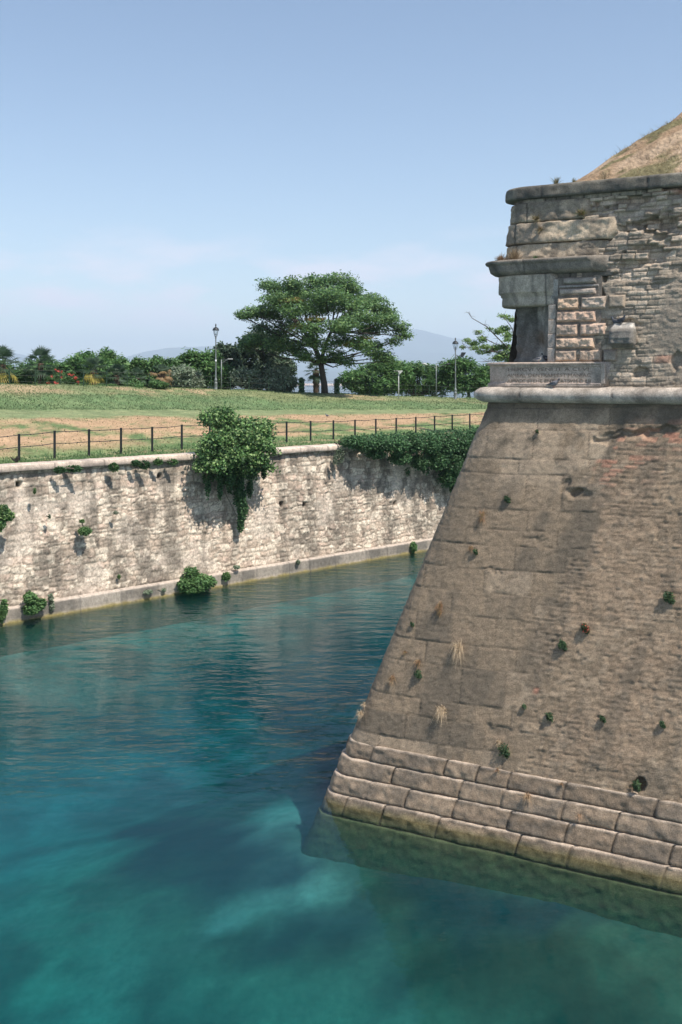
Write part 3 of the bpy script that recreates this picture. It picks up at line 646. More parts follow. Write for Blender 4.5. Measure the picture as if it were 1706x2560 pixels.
# niche at the nose: cornice, carved frieze, set-back core, inscribed plinth
COR = ((.24, .205, .165), (.125, .112, .095))
w0 = wpar(11.3)
sweep('cornice', [(w0 + .4, 11.545), (w0 - .16, 11.555), (w0 - .25, 11.54), (w0 - .27, 11.51), (w0 - .262, 11.47), (w0 - .225, 11.44), (w0 - .205, 11.31), (w0 - .19, 11.285), (w0 - .15, 11.245), (w0 - .06, 11.215), (w0 + .4, 11.21)],
      -2.9, s2t(2.78) - UE * (w0 - 2.15), jl=1.35, joint=.02, amp=.009, cols=COR, seed=630, caps=True, fine=.025, step=.02, jshift=.35)
sweep('cornice_bed', [(w0 + .4, 11.255), (w0 - .02, 11.255), (w0 - .015, 11.12), (w0 + .4, 11.12)], -2.8, s2t(2.62), jl=.85, joint=.02, amp=.008, cols=COR, seed=633, caps=True, fine=.03, step=.03)
FR = ((.45, .385, .30), (.23, .20, .165))
w1 = wpar(11.0)
sweep('curved_frieze', [(w1 + .9, 11.22), (w1 - .085, 11.22), (w1 - .095, 11.19), (w1 - .095, 10.84), (w1 - .065, 10.81), (w1 - .065, 10.775), (w1 - .045, 10.755), (w1 - .045, 10.58), (w1 - .02, 10.545), (w1 + .9, 10.545)],
      -2.7, s2t(1.66) - UE * .15, jl=1.5, joint=.018, amp=.018, cols=FR, seed=640, caps=True, fine=.025, step=.02, jshift=.42, r=.52)
PL = ((.50, .39, .31), (.34, .29, .245))
w2 = wpar(9.0)
sweep('inscribed_plinth', [(w2 + .9, 9.335), (w2 - .11, 9.335), (w2 - .135, 9.32), (w2 - .135, 9.285), (w2 - .11, 9.27), (w2 - .095, 9.265), (w2 - .095, 8.90), (w2 - .12, 8.885), (w2 - .125, 8.82), (w2 - .11, 8.805), (w2 + .9, 8.80)],
      -2.7, s2t(2.80), jl=9, joint=.0, amp=.007, cols=PL, seed=650, caps=True, fine=.025, step=.02, r=.60, nosefix=2, jshift=4.2)
# raised frame round the inscription
def slab(mb, s0, s1, z0, z1, wbase, th, col, bev=.012):
    """block on the front face: bevelled, between outline distances s0..s1"""
    V = []; 
    for (o_, sh) in ((-.02, 0), (th - bev, 0), (th, bev)):
        for (a, b) in ((s0 + sh, z0 + sh), (s1 - sh, z0 + sh), (s1 - sh, z1 - sh), (s0 + sh, z1 - sh)):
            P, nr = plan(np.array(s2t(a) - UE * (wbase - 2.15)), np.array(wbase)); P = P + NA * o_; V.append((P[0] - BO[0], P[1] - BO[1], b))
    Fc = []
    for i in (0, 1):
        for k_ in range(4): Fc.append((i * 4 + k_, i * 4 + (k_ + 1) % 4, i * 4 + 4 + (k_ + 1) % 4, i * 4 + 4 + k_))
    Fc.append((8, 9, 10, 11)); mb.add(V, Fc, col)
mb = MB()
slab(mb, 2.70, 2.79, 8.88, 9.29, w2 - .09, .03, (.42, .34, .28)); slab(mb, .78, 2.70, 9.235, 9.272, w2 - .09, .028, (.42, .34, .28)); slab(mb, .78, 2.70, 8.86, 8.895, w2 - .09, .032, (.44, .35, .29))
mb.build('inscription_frame', M['stone'], bast)
# eroded Roman capitals cut into the plinth, read as far as the stone allows
def letters(txt, s0, s1, z0, h):
    cu = bpy.data.curves.new('inscription', 'FONT'); cu.body = txt; cu.size = h * 1.38; cu.extrude = .0025
    o = bpy.data.objects.new('tmp', cu); COL.objects.link(o); dg = bpy.context.evaluated_depsgraph_get(); dg.update()
    me = bpy.data.meshes.new_from_object(o.evaluated_get(dg)); COL.objects.unlink(o); bpy.data.objects.remove(o)
    V = np.array([v.co[:] for v in me.vertices]); wd = V[:, 0].max() - V[:, 0].min(); V[:, 0] = (V[:, 0] - V[:, 0].min()) * (s1 - s0) / wd
    Fc = [tuple(p.vertices) for p in me.polygons]
    P, nr = plan(s2t(V[:, 0] + s0), w2 - .095); P = P + NA * (.001 + V[:, 2])[:, None]
    Vn = np.stack([P[:, 0] - BO[0], P[:, 1] - BO[1], z0 + V[:, 1]], -1)
    return Vn, Fc
for txt, a, b, z in (('HERCVI VENI IT A CI VI', .84, 2.58, 9.15), ('AIMEAL OENTRAMIEST MANIAC', .82, 2.62, 9.025), ('AIPVCC STEHE ENT CATSVM D LII', .82, 2.62, 8.905)):
    Vn, Fc = letters(txt, a, b, z, .072); mb = MB(); mb.add(Vn, Fc, (.20, .15, .115)); mb.build('inscription', M['stone'], bast)

# set-back core of the niche
def core():
    J = np.array(plan(np.array(s2t(1.56) - UE * .08), np.array(wpar(9.8)))[0]); J = J - NA * .10; K = np.array([3.83, 22.45]); G = K + B * 1.6 - np.array([.05, 0])
    n1_, n2_ = 46, 60; zz_ = np.linspace(9.30, 10.60, 70)
    line = np.concatenate([J + (K - J) * np.linspace(0, 1, n1_)[:, None], K + (G - K) * np.linspace(0, 1, n2_)[1:, None]])
    u = np.linspace(0, 1, len(line)); U, Z = np.meshgrid(u, zz_, indexing='ij'); LX = np.repeat(line[:, None], len(zz_), 1)
    uu = np.clip(U / (n1_ / len(line)), 0, 1); inward = np.array([.72, .69])
    hollow = .24 * np.sin(np.pi * uu) * sm(0, .08, uu) + .07 * (fbm(U * 12, Z * 5, 660, 4) - .5) + .10 * np.exp(-((uu - .45) / .16) ** 2 - ((Z - 9.72) / .20) ** 2)
    hollow = hollow - .10 * (1 - sm(9.3, 9.48, Z)) * uu
    k_ = np.exp(-((uu - .97) / .12) ** 2) * .10 * (fbm(U * 30, Z * 9, 661, 3) - .3)
    P = LX + inward * (hollow + k_)[..., None]
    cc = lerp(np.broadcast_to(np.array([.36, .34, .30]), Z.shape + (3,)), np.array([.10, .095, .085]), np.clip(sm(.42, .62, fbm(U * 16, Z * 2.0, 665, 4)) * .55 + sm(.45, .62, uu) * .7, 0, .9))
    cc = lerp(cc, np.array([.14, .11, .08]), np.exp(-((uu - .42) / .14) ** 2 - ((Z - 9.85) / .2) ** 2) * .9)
    V = np.stack([P[..., 0] - BO[0], P[..., 1] - BO[1], Z], -1)
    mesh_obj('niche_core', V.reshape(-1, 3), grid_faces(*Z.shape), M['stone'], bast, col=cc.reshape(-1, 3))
core()
mb = MB(); zc = [9.335, 9.63, 9.93, 10.24, 10.56]
for i, (a, b) in enumerate(zip(zc[:-1], zc[1:])): slab(mb, 1.54, 1.70, a + .004, b - .004, wpar((a + b) / 2), .035, ((.40, .34, .29), (.36, .31, .27), (.42, .35, .29), (.38, .33, .28))[i])
slab(mb, 1.58, 1.74, 10.565, 11.10, wpar(10.8), .03, (.34, .31, .27)); mb.build('niche_jamb', M['stone'], bast)
mb = MB()
for i, z in enumerate(np.linspace(9.34, 10.40, 6)):
    P1, _ = plan(np.array(s2t(1.9)), np.array(wpar(9.9) + .2)); mb.box((P1[0] - BO[0], P1[1] - BO[1], z + .1), (.9, .3, .2), math.atan2(E[1], E[0]), (.26, .23, .2))
mb.build('niche_backing', M['stone'], bast)

# rusticated blocks beside the niche
def rust(s0, s1, z0, z1, rough, th=.095, col=(.45, .36, .285), name='rusticated_block'):
    m_ = .02; ns = max(6, int((s1 - s0) / .014)); nz_ = max(6, int((z1 - z0) / .014))
    a = np.linspace(s0, s1, ns); b = np.linspace(z0, z1, nz_); S_, Z_ = np.meshgrid(a, b, indexing='ij')
    ed = np.minimum(np.minimum(S_ - s0, s1 - S_), np.minimum(Z_ - z0, z1 - Z_))
    face_ = sm(0, .004, ed) * .35 + sm(.012, .045, ed) * .65
    o_ = th * face_ + rough * (fbm(S_ * 13, Z_ * 15, int(s0 * 97 + z0 * 31), 3) - .5) * sm(.02, .05, ed)
    P, nr = plan(s2t(S_) - UE * (wpar(Z_) - 2.15), wpar(Z_)); P = P + NA * (o_ - .005)[..., None]
    cc = np.array(col) * (1.28, 1.16, 1.05) * (.9 + .2 * fbm(S_ * 7, Z_ * 7, 671, 3))[..., None]
    cc = lerp(cc, np.array([.22, .19, .165]), sm(.5, .66, fbm(S_ * 3 + z0 * 7, Z_ * 4, 673, 3)) * .45); cc = lerp(cc, np.array([.10, .09, .08]), (1 - sm(0, .012, ed)) * .6)
    V = np.stack([P[..., 0] - BO[0], P[..., 1] - BO[1], Z_], -1)
    mesh_obj(name, V.reshape(-1, 3), grid_faces(*S_.shape), M['stone'], bast, col=cc.reshape(-1, 3))
sE = 2.77
def zr(y): return 14.98 - .002956 * y
RB = .075
for s0, s1, y0, y1, rg, cc in ((1.83, 2.56, 1305, 1358, .01, (.33, .31, .28)), (1.76, 2.55, 1382, 1436, .012, (.33, .30, .27)), (1.72, 2.20, 1446, 1538, RB, (.46, .36, .275)), (2.23, 2.76, 1446, 1538, RB, (.42, .37, .32)),
                               (2.80, 3.16, 1440, 1538, .02, (.27, .24, .20)), (1.71, 2.56, 1545, 1627, RB, (.46, .355, .29)), (1.71, 2.19, 1636, 1727, RB, (.47, .37, .30)), (2.22, 2.76, 1636, 1727, RB, (.44, .355, .30)),
                               (1.70, 2.55, 1734, 1818, RB, (.46, .365, .29)), (1.70, 2.18, 1822, 1911, RB, (.46, .365, .29)), (2.21, 2.70, 1822, 1911, RB, (.46, .36, .28)), (2.71, 3.02, 1822, 1911, .02, (.32, .28, .24))):
    rust(s0, s1, zr(y1), zr(y0), rg, col=cc)
mb = MB(); slab(mb, 1.76, 2.60, zr(1378), zr(1362), wpar(10.9), .05, (.30, .27, .24)); mb.build('moulding_strip', M['stone'], bast)
mb = MB()
for a_, b_ in ((9.335, 9.7), (9.7, 10.05), (10.05, 10.4), (10.4, 10.75), (10.75, 11.12)): slab(mb, 1.60, 2.66, a_, b_, wpar((a_ + b_) / 2), .012 , (.20, .17, .14), bev=.001)
mb.build('joint_bed', M['stone'], bast)

# projecting bracket stone, right of the blocks
def bracket():
    s0, s1, z0, z1 = 2.88, 3.38, 9.62, 10.12
    ns, nh = 40, 36; a = np.linspace(0, 1, ns); b = np.linspace(0, 1, nh); A, Bq = np.meshgrid(a, b, indexing='ij')
    # wrap: a goes round the three exposed sides in plan, b from under side to top
    per = np.array([(0, 0), (0, .30), (.06, .36), (.44, .36), (.5, .30), (.5, 0)]); L_ = np.r_[0, np.cumsum(np.hypot(*np.diff(per, axis=0).T))]; L_ /= L_[-1]
    px_, po = np.interp(A, L_, per[:, 0]), np.interp(A, L_, per[:, 1])
    sh = np.where(Bq < .18, .55 + .45 * sm(0, .18, Bq), np.where(Bq > .62, 1 - .55 * sm(.62, 1, Bq), 1.0))
    o_ = po * sh + .05 * (fbm(A * 6, Bq * 5, 680, 4) - .5); sx = .25 + (px_ - .25) * (.7 + .3 * sh)
    Z_ = z0 + (z1 - z0) * Bq + .05 * (fbm(A * 8, Bq * 3, 683, 3) - .5) * sm(.6, 1, Bq)
    o_ = o_ - .05 * sm(.34, .36, Bq) * 0 - .02 * (Bq < .36) * (np.sin(A * 34) > .2)
    P, nr = plan(s2t(s0 + sx) - UE * (wpar(Z_) - 2.15), wpar(Z_)); P = P + NA * (o_ - .04)[..., None]
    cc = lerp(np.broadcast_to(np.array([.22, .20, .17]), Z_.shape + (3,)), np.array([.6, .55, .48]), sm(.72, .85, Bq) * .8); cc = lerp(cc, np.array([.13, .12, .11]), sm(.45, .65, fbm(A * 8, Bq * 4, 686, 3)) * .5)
    V = np.stack([P[..., 0] - BO[0], P[..., 1] - BO[1], Z_], -1).reshape(-1, 3); Fq = grid_faces(ns, nh)
    top = [i * nh + nh - 1 for i in range(ns)]; bot = [i * nh for i in range(ns)]
    Fl = [tuple(f) for f in Fq.tolist()] + [tuple(top), tuple(bot[::-1])]
    mesh_obj('bracket_stone', V, Fl, M['stone'], bast, col=cc.reshape(-1, 3))
bracket()

# earth mound on the bastion
def mound():
    ws = np.r_[np.linspace(2.75, 8.0, 90), np.linspace(8.3, 14, 10)]; tt = tcoords(-14, 14, .06, f0=-3, f1=7, coarse=.5)
    T, Wn = np.meshgrid(tt, ws, indexing='ij')
    n_ = fbm(T * .7, Wn * .8, 701, 4) - .5
    Z = 13.08 + 1.10 * np.clip(Wn - 2.86, 0, 5.2) + n_ * .35 * sm(2.8, 3.6, Wn) + .22 * (fbm(T * 3, Wn * 3, 703, 3) - .5) * sm(2.8, 3.2, Wn)
    Z = np.where(Wn < 2.9, 13.05, Z)
    c = lerp(np.broadcast_to(np.array([.34, .235, .15]), Z.shape + (3,)), np.array([.46, .34, .235]), sm(.4, .7, fbm(T * 1.5, Wn * 1.5, 705, 4)))
    c = lerp(c, np.array([.16, .15, .075]), sm(.53, .60, fbm(T * 1.8 + 3, Wn * 3.0, 707, 4)) * .85)
    P, nr = plan(T, Wn, .8); V = np.stack([P[..., 0], P[..., 1], Z], -1)
    tag(mesh_obj('earth_mound', V.reshape(-1, 3), grid_faces(*T.shape), M['turf'], col=c.reshape(-1, 3)), 'steep dry earth mound on top of the bastion', kind='structure')
    # dry tufts
    n = 15000; t = rng.uniform(-2.0, 6, n); w = rng.uniform(2.95, 7.5, n)
    keep = fbm(t * 1.8 + 3, w * 3.0, 707, 4) + rng.uniform(-.12, .12, n) > .49; t, w = t[keep], w[keep]; n = len(t)
    z = 13.08 + 1.10 * np.clip(w - 2.86, 0, 5.2) + (fbm(t * .7, w * .8, 701, 4) - .5) * .35 * sm(2.8, 3.6, w)
    P, nr = plan(t, w, .8); P = np.stack([P[:, 0], P[:, 1], z - .03], -1)
    a = rng.uniform(0, 2 * np.pi, n); hh = rng.uniform(.04, .14, n); d = np.stack([np.cos(a), np.sin(a), 0 * a], -1) * .007
    lean = rng.normal(0, .6, (n, 3)) * hh[:, None]; lean[:, 2] = hh
    V = np.stack([P - d, P + d, P + lean], 1).reshape(-1, 3)
    g = (w + rng.normal(0, .5, n)) > 5.0
    cc = np.where(g[:, None], np.array([.13, .15, .065]), np.array([[.42, .31, .19], [.36, .28, .16], [.2, .19, .09]])[rng.integers(0, 3, n)]) * rng.uniform(.7, 1.2, n)[:, None]
    tag(mesh_obj('dry_grass', V, np.arange(len(V)).reshape(-1, 3), M['dryleaf'], col=np.repeat(cc, 3, 0)), 'sparse dry grass growing over the earth mound', 'grass', kind='stuff')
mound()

# ------------------------------------------------------------------ plants
GREENS = {'acacia': [(0.105, 0.20, 0.075), (0.145, 0.26, 0.095), (0.19, 0.29, 0.10), (0.09, 0.165, 0.08)],
          'pine': [(0.086, 0.193, 0.056), (0.122, 0.244, 0.073), (0.070, 0.143, 0.056), (0.148, 0.252, 0.082)],
          'oak': [(0.061, 0.109, 0.065), (0.086, 0.143, 0.082), (0.122, 0.185, 0.114), (0.174, 0.218, 0.145)],
          'fig': [(0.09, 0.19, 0.06), (0.17, 0.31, 0.10), (0.30, 0.42, 0.17), (0.06, 0.12, 0.05)],
          'ivy': [(0.061, 0.143, 0.056), (0.086, 0.185, 0.073), (0.122, 0.235, 0.097), (0.052, 0.109, 0.049)],
          'olive': [(0.227, 0.286, 0.194), (0.295, 0.336, 0.244), (0.174, 0.235, 0.145)],
          'bush': [(0.078, 0.168, 0.056), (0.104, 0.210, 0.073), (0.148, 0.252, 0.089)],
          'light': [(0.209, 0.319, 0.097), (0.278, 0.403, 0.145), (0.157, 0.252, 0.097)]}
def leaves(name, blobs, n, size, pal, parent, origin, m='leaf', up=.45, seedv=1, shell=.55, clump=None, asp=.55, jitter=.0, gap=0):
    """leaf-sized faces through the volume of ellipsoids (centre, radii, weight); clump=(count, spread) gathers them in sprays"""
    g = np.random.default_rng(seedv)
    C_ = np.array([b[0] for b in blobs], float); Rr = np.array([b[1] for b in blobs], float)
    wgt = np.array([(b[2] if len(b) > 2 else 1) * (r[0] * r[1] * r[2]) ** (2 / 3) for b, r in zip(blobs, Rr)]); wgt /= wgt.sum()
    nc = n if not clump else n // clump[0]
    bi = g.choice(len(blobs), nc, p=wgt); d = g.normal(0, 1, (nc, 3)); d /= np.linalg.norm(d, axis=1)[:, None]
    rad = shell + (1 - shell) * g.random(nc) ** .6; rad = np.where(g.random(nc) < .25, g.random(nc) ** .5, rad)
    P = C_[bi] + d * Rr[bi] * rad[:, None] * (1 + g.normal(0, .10, nc))[:, None]
    tint = g.random(len(blobs))[bi]; ct = g.random(nc)
    if clump:
        rep_ = np.repeat(np.arange(nc), clump[0]); P = P[rep_] + g.normal(0, 1, (len(rep_), 3)) * np.array(clump[1]); d = d[rep_]; tint = tint[rep_]; ct = ct[rep_]
    N_ = len(P); nrm = g.normal(0, 1, (N_, 3)) + d * .5; nrm[:, 2] = np.abs(nrm[:, 2]) + up; nrm /= np.linalg.norm(nrm, axis=1)[:, None]
    a = g.normal(0, 1, (N_, 3)); a -= nrm * (a * nrm).sum(1)[:, None]; a /= np.linalg.norm(a, axis=1)[:, None]; b = np.cross(nrm, a)
    sz = size * g.uniform(.6, 1.35, N_)[:, None]
    V = np.stack([P - a * sz, P + b * sz * asp, P + a * sz, P - b * sz * asp], 1).reshape(-1, 3) - np.array(origin)
    p_ = np.array(GREENS[pal] if isinstance(pal, str) else pal); cc = p_[g.integers(0, len(p_), N_)] * (.75 + .25 * tint + .3 * ct)[:, None] * g.uniform(.85, 1.15, N_)[:, None]
    return mesh_obj(name, V, np.arange(4 * N_).reshape(-1, 4), M[m], parent, col=np.repeat(cc, 4, 0), smooth=False)
def pb(x, y, rx, ry, Y, dY=0.0, rd=None, w=1):
    """blob seen at photo pixel (x, y) with pixel radii, given real distance and depth radius"""
    D = Y + dY; sc_ = D / F
    return (px(x, y, D), (rx * sc_, (rd if rd is not None else rx * sc_), ry * sc_), w)
BK = (.085, .07, .055)

# the big spreading tree on the crest
def big_tree():
    base = crest(812, .6); Y = base[1]; sc_ = Y / F
    t = empty('spreading_tree', tuple(base), 'large spreading flat-topped tree with a leaning dark trunk on the grass crest', 'tree', 'trees along the crest')
    def P(x, y, dy=0): return Vector(px(x, y, Y + dy))
    mb = MB(); BKD = (.06, .05, .042)
    fork = P(802, 905); f2 = P(790, 870, .3)
    mb.tube([Vector(base) - Vector((0, 0, .3)), P(811, 960), P(806, 930), fork], [.30, .25, .22, .2], 9, BKD)
    mb.tube([fork, P(793, 880), P(775, 850, .4), P(752, 815, .8), P(735, 790, 1)], [.2, .17, .14, .10, .06], 7, BKD)
    mb.tube([fork, P(812, 870, -.5), P(825, 835, -1), P(850, 800, -1.5), P(880, 770, -2)], [.17, .14, .11, .08, .05], 7, BKD)
    limbs = []
    r_ = random.Random(3)
    pads = [(690, 722, 30, 16, 0), (668, 712, 22, 12, 1), (735, 712, 36, 17, -1), (790, 706, 34, 16, 1), (842, 704, 48, 17, 0), (880, 722, 26, 14, 1), (750, 735, 44, 18, 1.5), (815, 740, 60, 20, -2), (700, 752, 50, 18, -1.5),
            (640, 780, 36, 13, 0), (612, 790, 22, 9, .5), (680, 785, 46, 15, 1), (745, 775, 44, 15, -2.5), (800, 770, 44, 16, 2.5), (880, 765, 50, 17, -1), (935, 762, 40, 17, .5), (962, 780, 28, 12, 1), (860, 742, 44, 16, 1.5), (920, 748, 34, 12, 2),
            (905, 795, 50, 14, -2), (968, 800, 36, 14, 0), (1000, 820, 26, 12, 1), (1015, 838, 14, 8, .5), (990, 850, 20, 12, .5), (930, 825, 44, 13, 1.5), (860, 812, 44, 13, -3), (780, 822, 40, 13, -2.8),
            (655, 820, 26, 12, 2), (700, 830, 40, 15, 1), (640, 852, 34, 14, 1), (700, 862, 44, 16, 0), (620, 865, 26, 12, 1.5), (740, 870, 34, 15, 1), (765, 890, 26, 11, -1.5), (850, 850, 36, 14, -1.5), (900, 862, 34, 12, -2),
            (815, 868, 22, 10, -2), (840, 890, 24, 11, -1), (865, 905, 22, 9, -1), (935, 862, 26, 10, .5), (950, 890, 32, 12, 1), (975, 900, 20, 9, .5), (930, 880, 20, 9, 0), (806, 898, 16, 8, -1), (780, 850, 30, 11, -2.5), (726, 808, 34, 10, 2)]
    blobs = []
    for (x, y, rx, ry, dy) in pads:
        b = pb(x, y, rx * 1.06, ry * 1.35, Y, dy * 1.3, rd=rx * sc_ * 1.2); blobs.append(b)
        q = Vector(b[0]); st = P(793, 870) if x < 800 else P(830, 830, -1)
        if y > 840: st = fork
        mid = st.lerp(q, .5) + Vector((0, 0, -.25 + r_.uniform(-.2, .3))); q2 = q - Vector((0, 0, ry * sc_ * .4))
        mb.tube([st, mid, q2], [.085, .05, .02], 5, BKD)
        for _ in range(4):
            a_ = mid.lerp(q2, r_.uniform(.3, 1)); e_ = q + Vector((r_.uniform(-1, 1) * rx * sc_ * .8, r_.uniform(-1, 1) * rx * sc_ * .8, ry * sc_ * .2)); mb.tube([a_, a_.lerp(e_, .5) - Vector((0, 0, .08)), e_], [.028, .018, .008], 4, BKD)
    mb.build('trunk', M['bark'], t, True, origin=base).location = (0, 0, 0)
    leaves('crown', blobs, 60000, .115, 'acacia', t, base, up=1.0, seedv=11, shell=.2, clump=(9, (.20, .20, .09)), asp=.45)
    yb = [pb(785, 800, 30, 8, Y, -3.2), pb(760, 815, 26, 8, Y, -3.2), pb(735, 752, 30, 7, Y, -3), pb(880, 860, 26, 8, Y, -2.4), pb(905, 845, 20, 6, Y, -2.6)]
    leaves('yellowing_sprays', yb, 2600, .10, [(.15, .21, .05), (.20, .24, .06), (.32, .20, .09)], t, base, up=1.1, seedv=12, shell=.2, clump=(9, (.22, .22, .05)), asp=.42)
big_tree()

def simple_tree(kindname, label, group, base, blobs, n, size, pal, trunk=None, seedv=1, up=.45, clump=None, m='leaf', cat='tree', shell=.55, asp=.55, tr=.12, bark=BK, crownname='crown'):
    t = empty(kindname, tuple(base), label, cat, group); mb = MB(); B0 = Vector(base)
    r_ = random.Random(seedv)
    cs = [Vector(b[0]) for b in blobs]; low = sum(cs, Vector()) / len(cs); low.z = B0.z + (low.z - B0.z) * .45
    mb.tube([B0 - Vector((0, 0, .25)), B0.lerp(low, .5) + Vector((r_.uniform(-.1, .1), 0, 0)), low], [tr, tr * .8, tr * .6], 7, bark)
    for q in cs[:14]: mb.tube([low, low.lerp(q, .55) - Vector((0, 0, .1)), q], [tr * .5, tr * .3, tr * .12], 5, bark)
    mb.build('trunk', M['bark'], t, True, origin=base).location = (0, 0, 0)
    leaves(crownname, blobs, n, size, pal, t, base, m=m, seedv=seedv, up=up, clump=clump, shell=shell, asp=asp)
    return t
def cloudy(x, y, rx, ry, Y, n, seedv, flat=.75, rough=.55, rd=None):
    """lumpy crown: main mass plus clumps over its surface"""
    g = random.Random(seedv); rd = rd or rx * Y / F
    out = [pb(x, y, rx * .78, ry * .78, Y, 0, rd * .8, w=.7)]
    for _ in range(n):
        a = g.uniform(0, 2 * math.pi); q = g.uniform(.45, .95); xx = x + rx * q * math.cos(a); yy = y + ry * q * math.sin(a) * .95
        s_ = g.uniform(.22, .4) * rough / .55; out.append(pb(xx, yy, rx * s_, ry * s_ * flat * 1.2, Y, g.uniform(-1, 1) * rd * math.sqrt(max(0, 1 - q * q)), rd * s_, w=1.1))
    return out
PG = 'umbrella pines beyond the crest'
def pine(x0, x1, ytop, ybot, Y, label, seedv, n=9000, xb=None, pal='pine'):
    xb = xb or (x0 + x1) / 2; b = crest(min(max(xb, -300), 1500), 2.0); base = (px(xb, 0, Y)[0], Y, b[2] - .6 if Y < 95 else b[2] - 1.4)
    bl = cloudy((x0 + x1) / 2, (ytop + ybot) / 2, (x1 - x0) / 2 * 1.08, (ybot - ytop) / 2 * 1.05, Y, 30, seedv, rough=.62, rd=min(3.2, (x1 - x0) / 2 * Y / F))
    return simple_tree('umbrella_pine', label, PG, base, bl, int(n * 1.7), .17, pal, seedv=seedv, up=.9, clump=(7, (.10, .10, .17)), asp=.34, tr=.2)
pine(-90, 40, 900, 975, 78, 'pine crown at the left edge of the photo behind the first palm', 21, 5000)
pine(60, 165, 903, 985, 77, 'pine directly behind the tall green palm and its fence', 22, 7000)
pine(140, 262, 893, 985, 76, 'pine rising behind the red flowering oleander', 23, 8000)
pine(235, 330, 886, 985, 78, 'pine with the tallest peaked top behind the yellow-fronded palm', 24, 8000)
pine(318, 372, 900, 985, 80, 'small pine in the dip of the hedge line above the bluish fan palm', 25, 4500)
pine(362, 452, 896, 985, 80, 'flat-topped pine behind the dry brown palm', 26, 8000)
pine(448, 560, 880, 978, 81, 'pine just left of the tall ornate lamp, open beneath its crown', 27, 9000)
pine(872, 1010, 905, 986, 92, 'broad low pine at the left end of the right-hand pine group', 28, 12000)
pine(985, 1115, 912, 990, 95, 'pine between the T-shaped pole and the double-arm lamp', 29, 9000)
pine(1110, 1236, 902, 975, 93, 'rounded pine with a bare dark trunk right of the floodlit lamp', 30, 12000, xb=1175)
# dark evergreen trees left of the big tree
def dark_tree(x, y, rx, ry, Y, label, seedv, n, pal='oak', size=.12, kindname='evergreen_oak', cat='tree', group='dark trees behind the spreading tree'):
    b = crest(x, 2.5); return simple_tree(kindname, label, group, (px(x, 0, Y)[0], Y, b[2] - .5), cloudy(x, y, rx, ry, Y, 20, seedv), int(n * 1.4), size * 1.25, pal, seedv=seedv, cat=cat, clump=(6, (.13, .13, .13)), up=.5)
dark_tree(655, 905, 68, 72, 86, 'dense dark evergreen under the left side of the spreading tree', 41, 16000)
dark_tree(560, 918, 48, 52, 84, 'grey-green evergreen right behind the tall ornate lamp', 42, 12000, pal=[(.05, .09, .055), (.08, .125, .08), (.11, .16, .10)])
dark_tree(620, 952, 36, 30, 79, 'low grey-leaved bush beneath the dark evergreen', 43, 5000, pal='olive', size=.08, kindname='shrub', cat='shrub')
dark_tree(700, 950, 38, 34, 79, 'pale leafy bush at the gap left of the spreading tree', 44, 7000, pal='olive', size=.08, kindname='shrub', cat='shrub')
dark_tree(455, 952, 46, 30, 76, 'rounded silver-grey olive bush left of the ornate lamp', 45, 8000, pal='olive', size=.075, kindname='olive_bush', cat='shrub')
# oleander with red flowers
def oleander():
    Y = 70; b = crest(165, 2); base = (px(165, 0, Y)[0], Y, b[2] - .3); bl = cloudy(165, 948, 32, 22, Y, 12, 51) + cloudy(120, 950, 20, 16, Y, 6, 52)
    t = simple_tree('oleander', 'oleander bush dotted with red flowers beside the tall green palm', None, base, bl, 7000, .09, 'bush', seedv=51, cat='shrub', asp=.3, tr=.05)
    fl = [pb(*q, 5, 4, Y, -1.1, .2) for q in ((140, 925), (147, 927), (153, 930), (129, 941), (154, 943), (174, 936), (181, 938), (188, 946), (138, 957), (142, 959), (196, 955), (190, 944), (122, 958))]
    for i, f_ in enumerate(fl): leaves('flower_head', [f_], 22, .04, [(.62, .10, .07), (.7, .16, .12), (.55, .08, .08)], t, base, seedv=53 + i, shell=.1, asp=.8)
oleander()
for (x, y, rx, ry, Y, lb, sd_) in ((62, 940, 28, 26, 71, 'leafy dark green bush between the two left palms', 54), (20, 958, 30, 16, 70, 'low bush at the foot of the leftmost palm', 55), (330, 962, 34, 14, 70, 'low spiky-leaved bush below the bluish fan palm', 56),
                              (395, 962, 24, 13, 70, 'low bush left of the dry brown palm', 57), (252, 968, 40, 8, 69, 'dark clipped hedge bit below the yellow fronds', 58)):
    b = crest(x, 1.5); t = simple_tree('shrub', lb, 'low shrubs along the crest fence', (px(x, 0, Y)[0], Y, b[2] - .3), cloudy(x, y, rx, ry, Y, 9, sd_), 3600, .08, 'bush', seedv=sd_, cat='shrub', tr=.04)
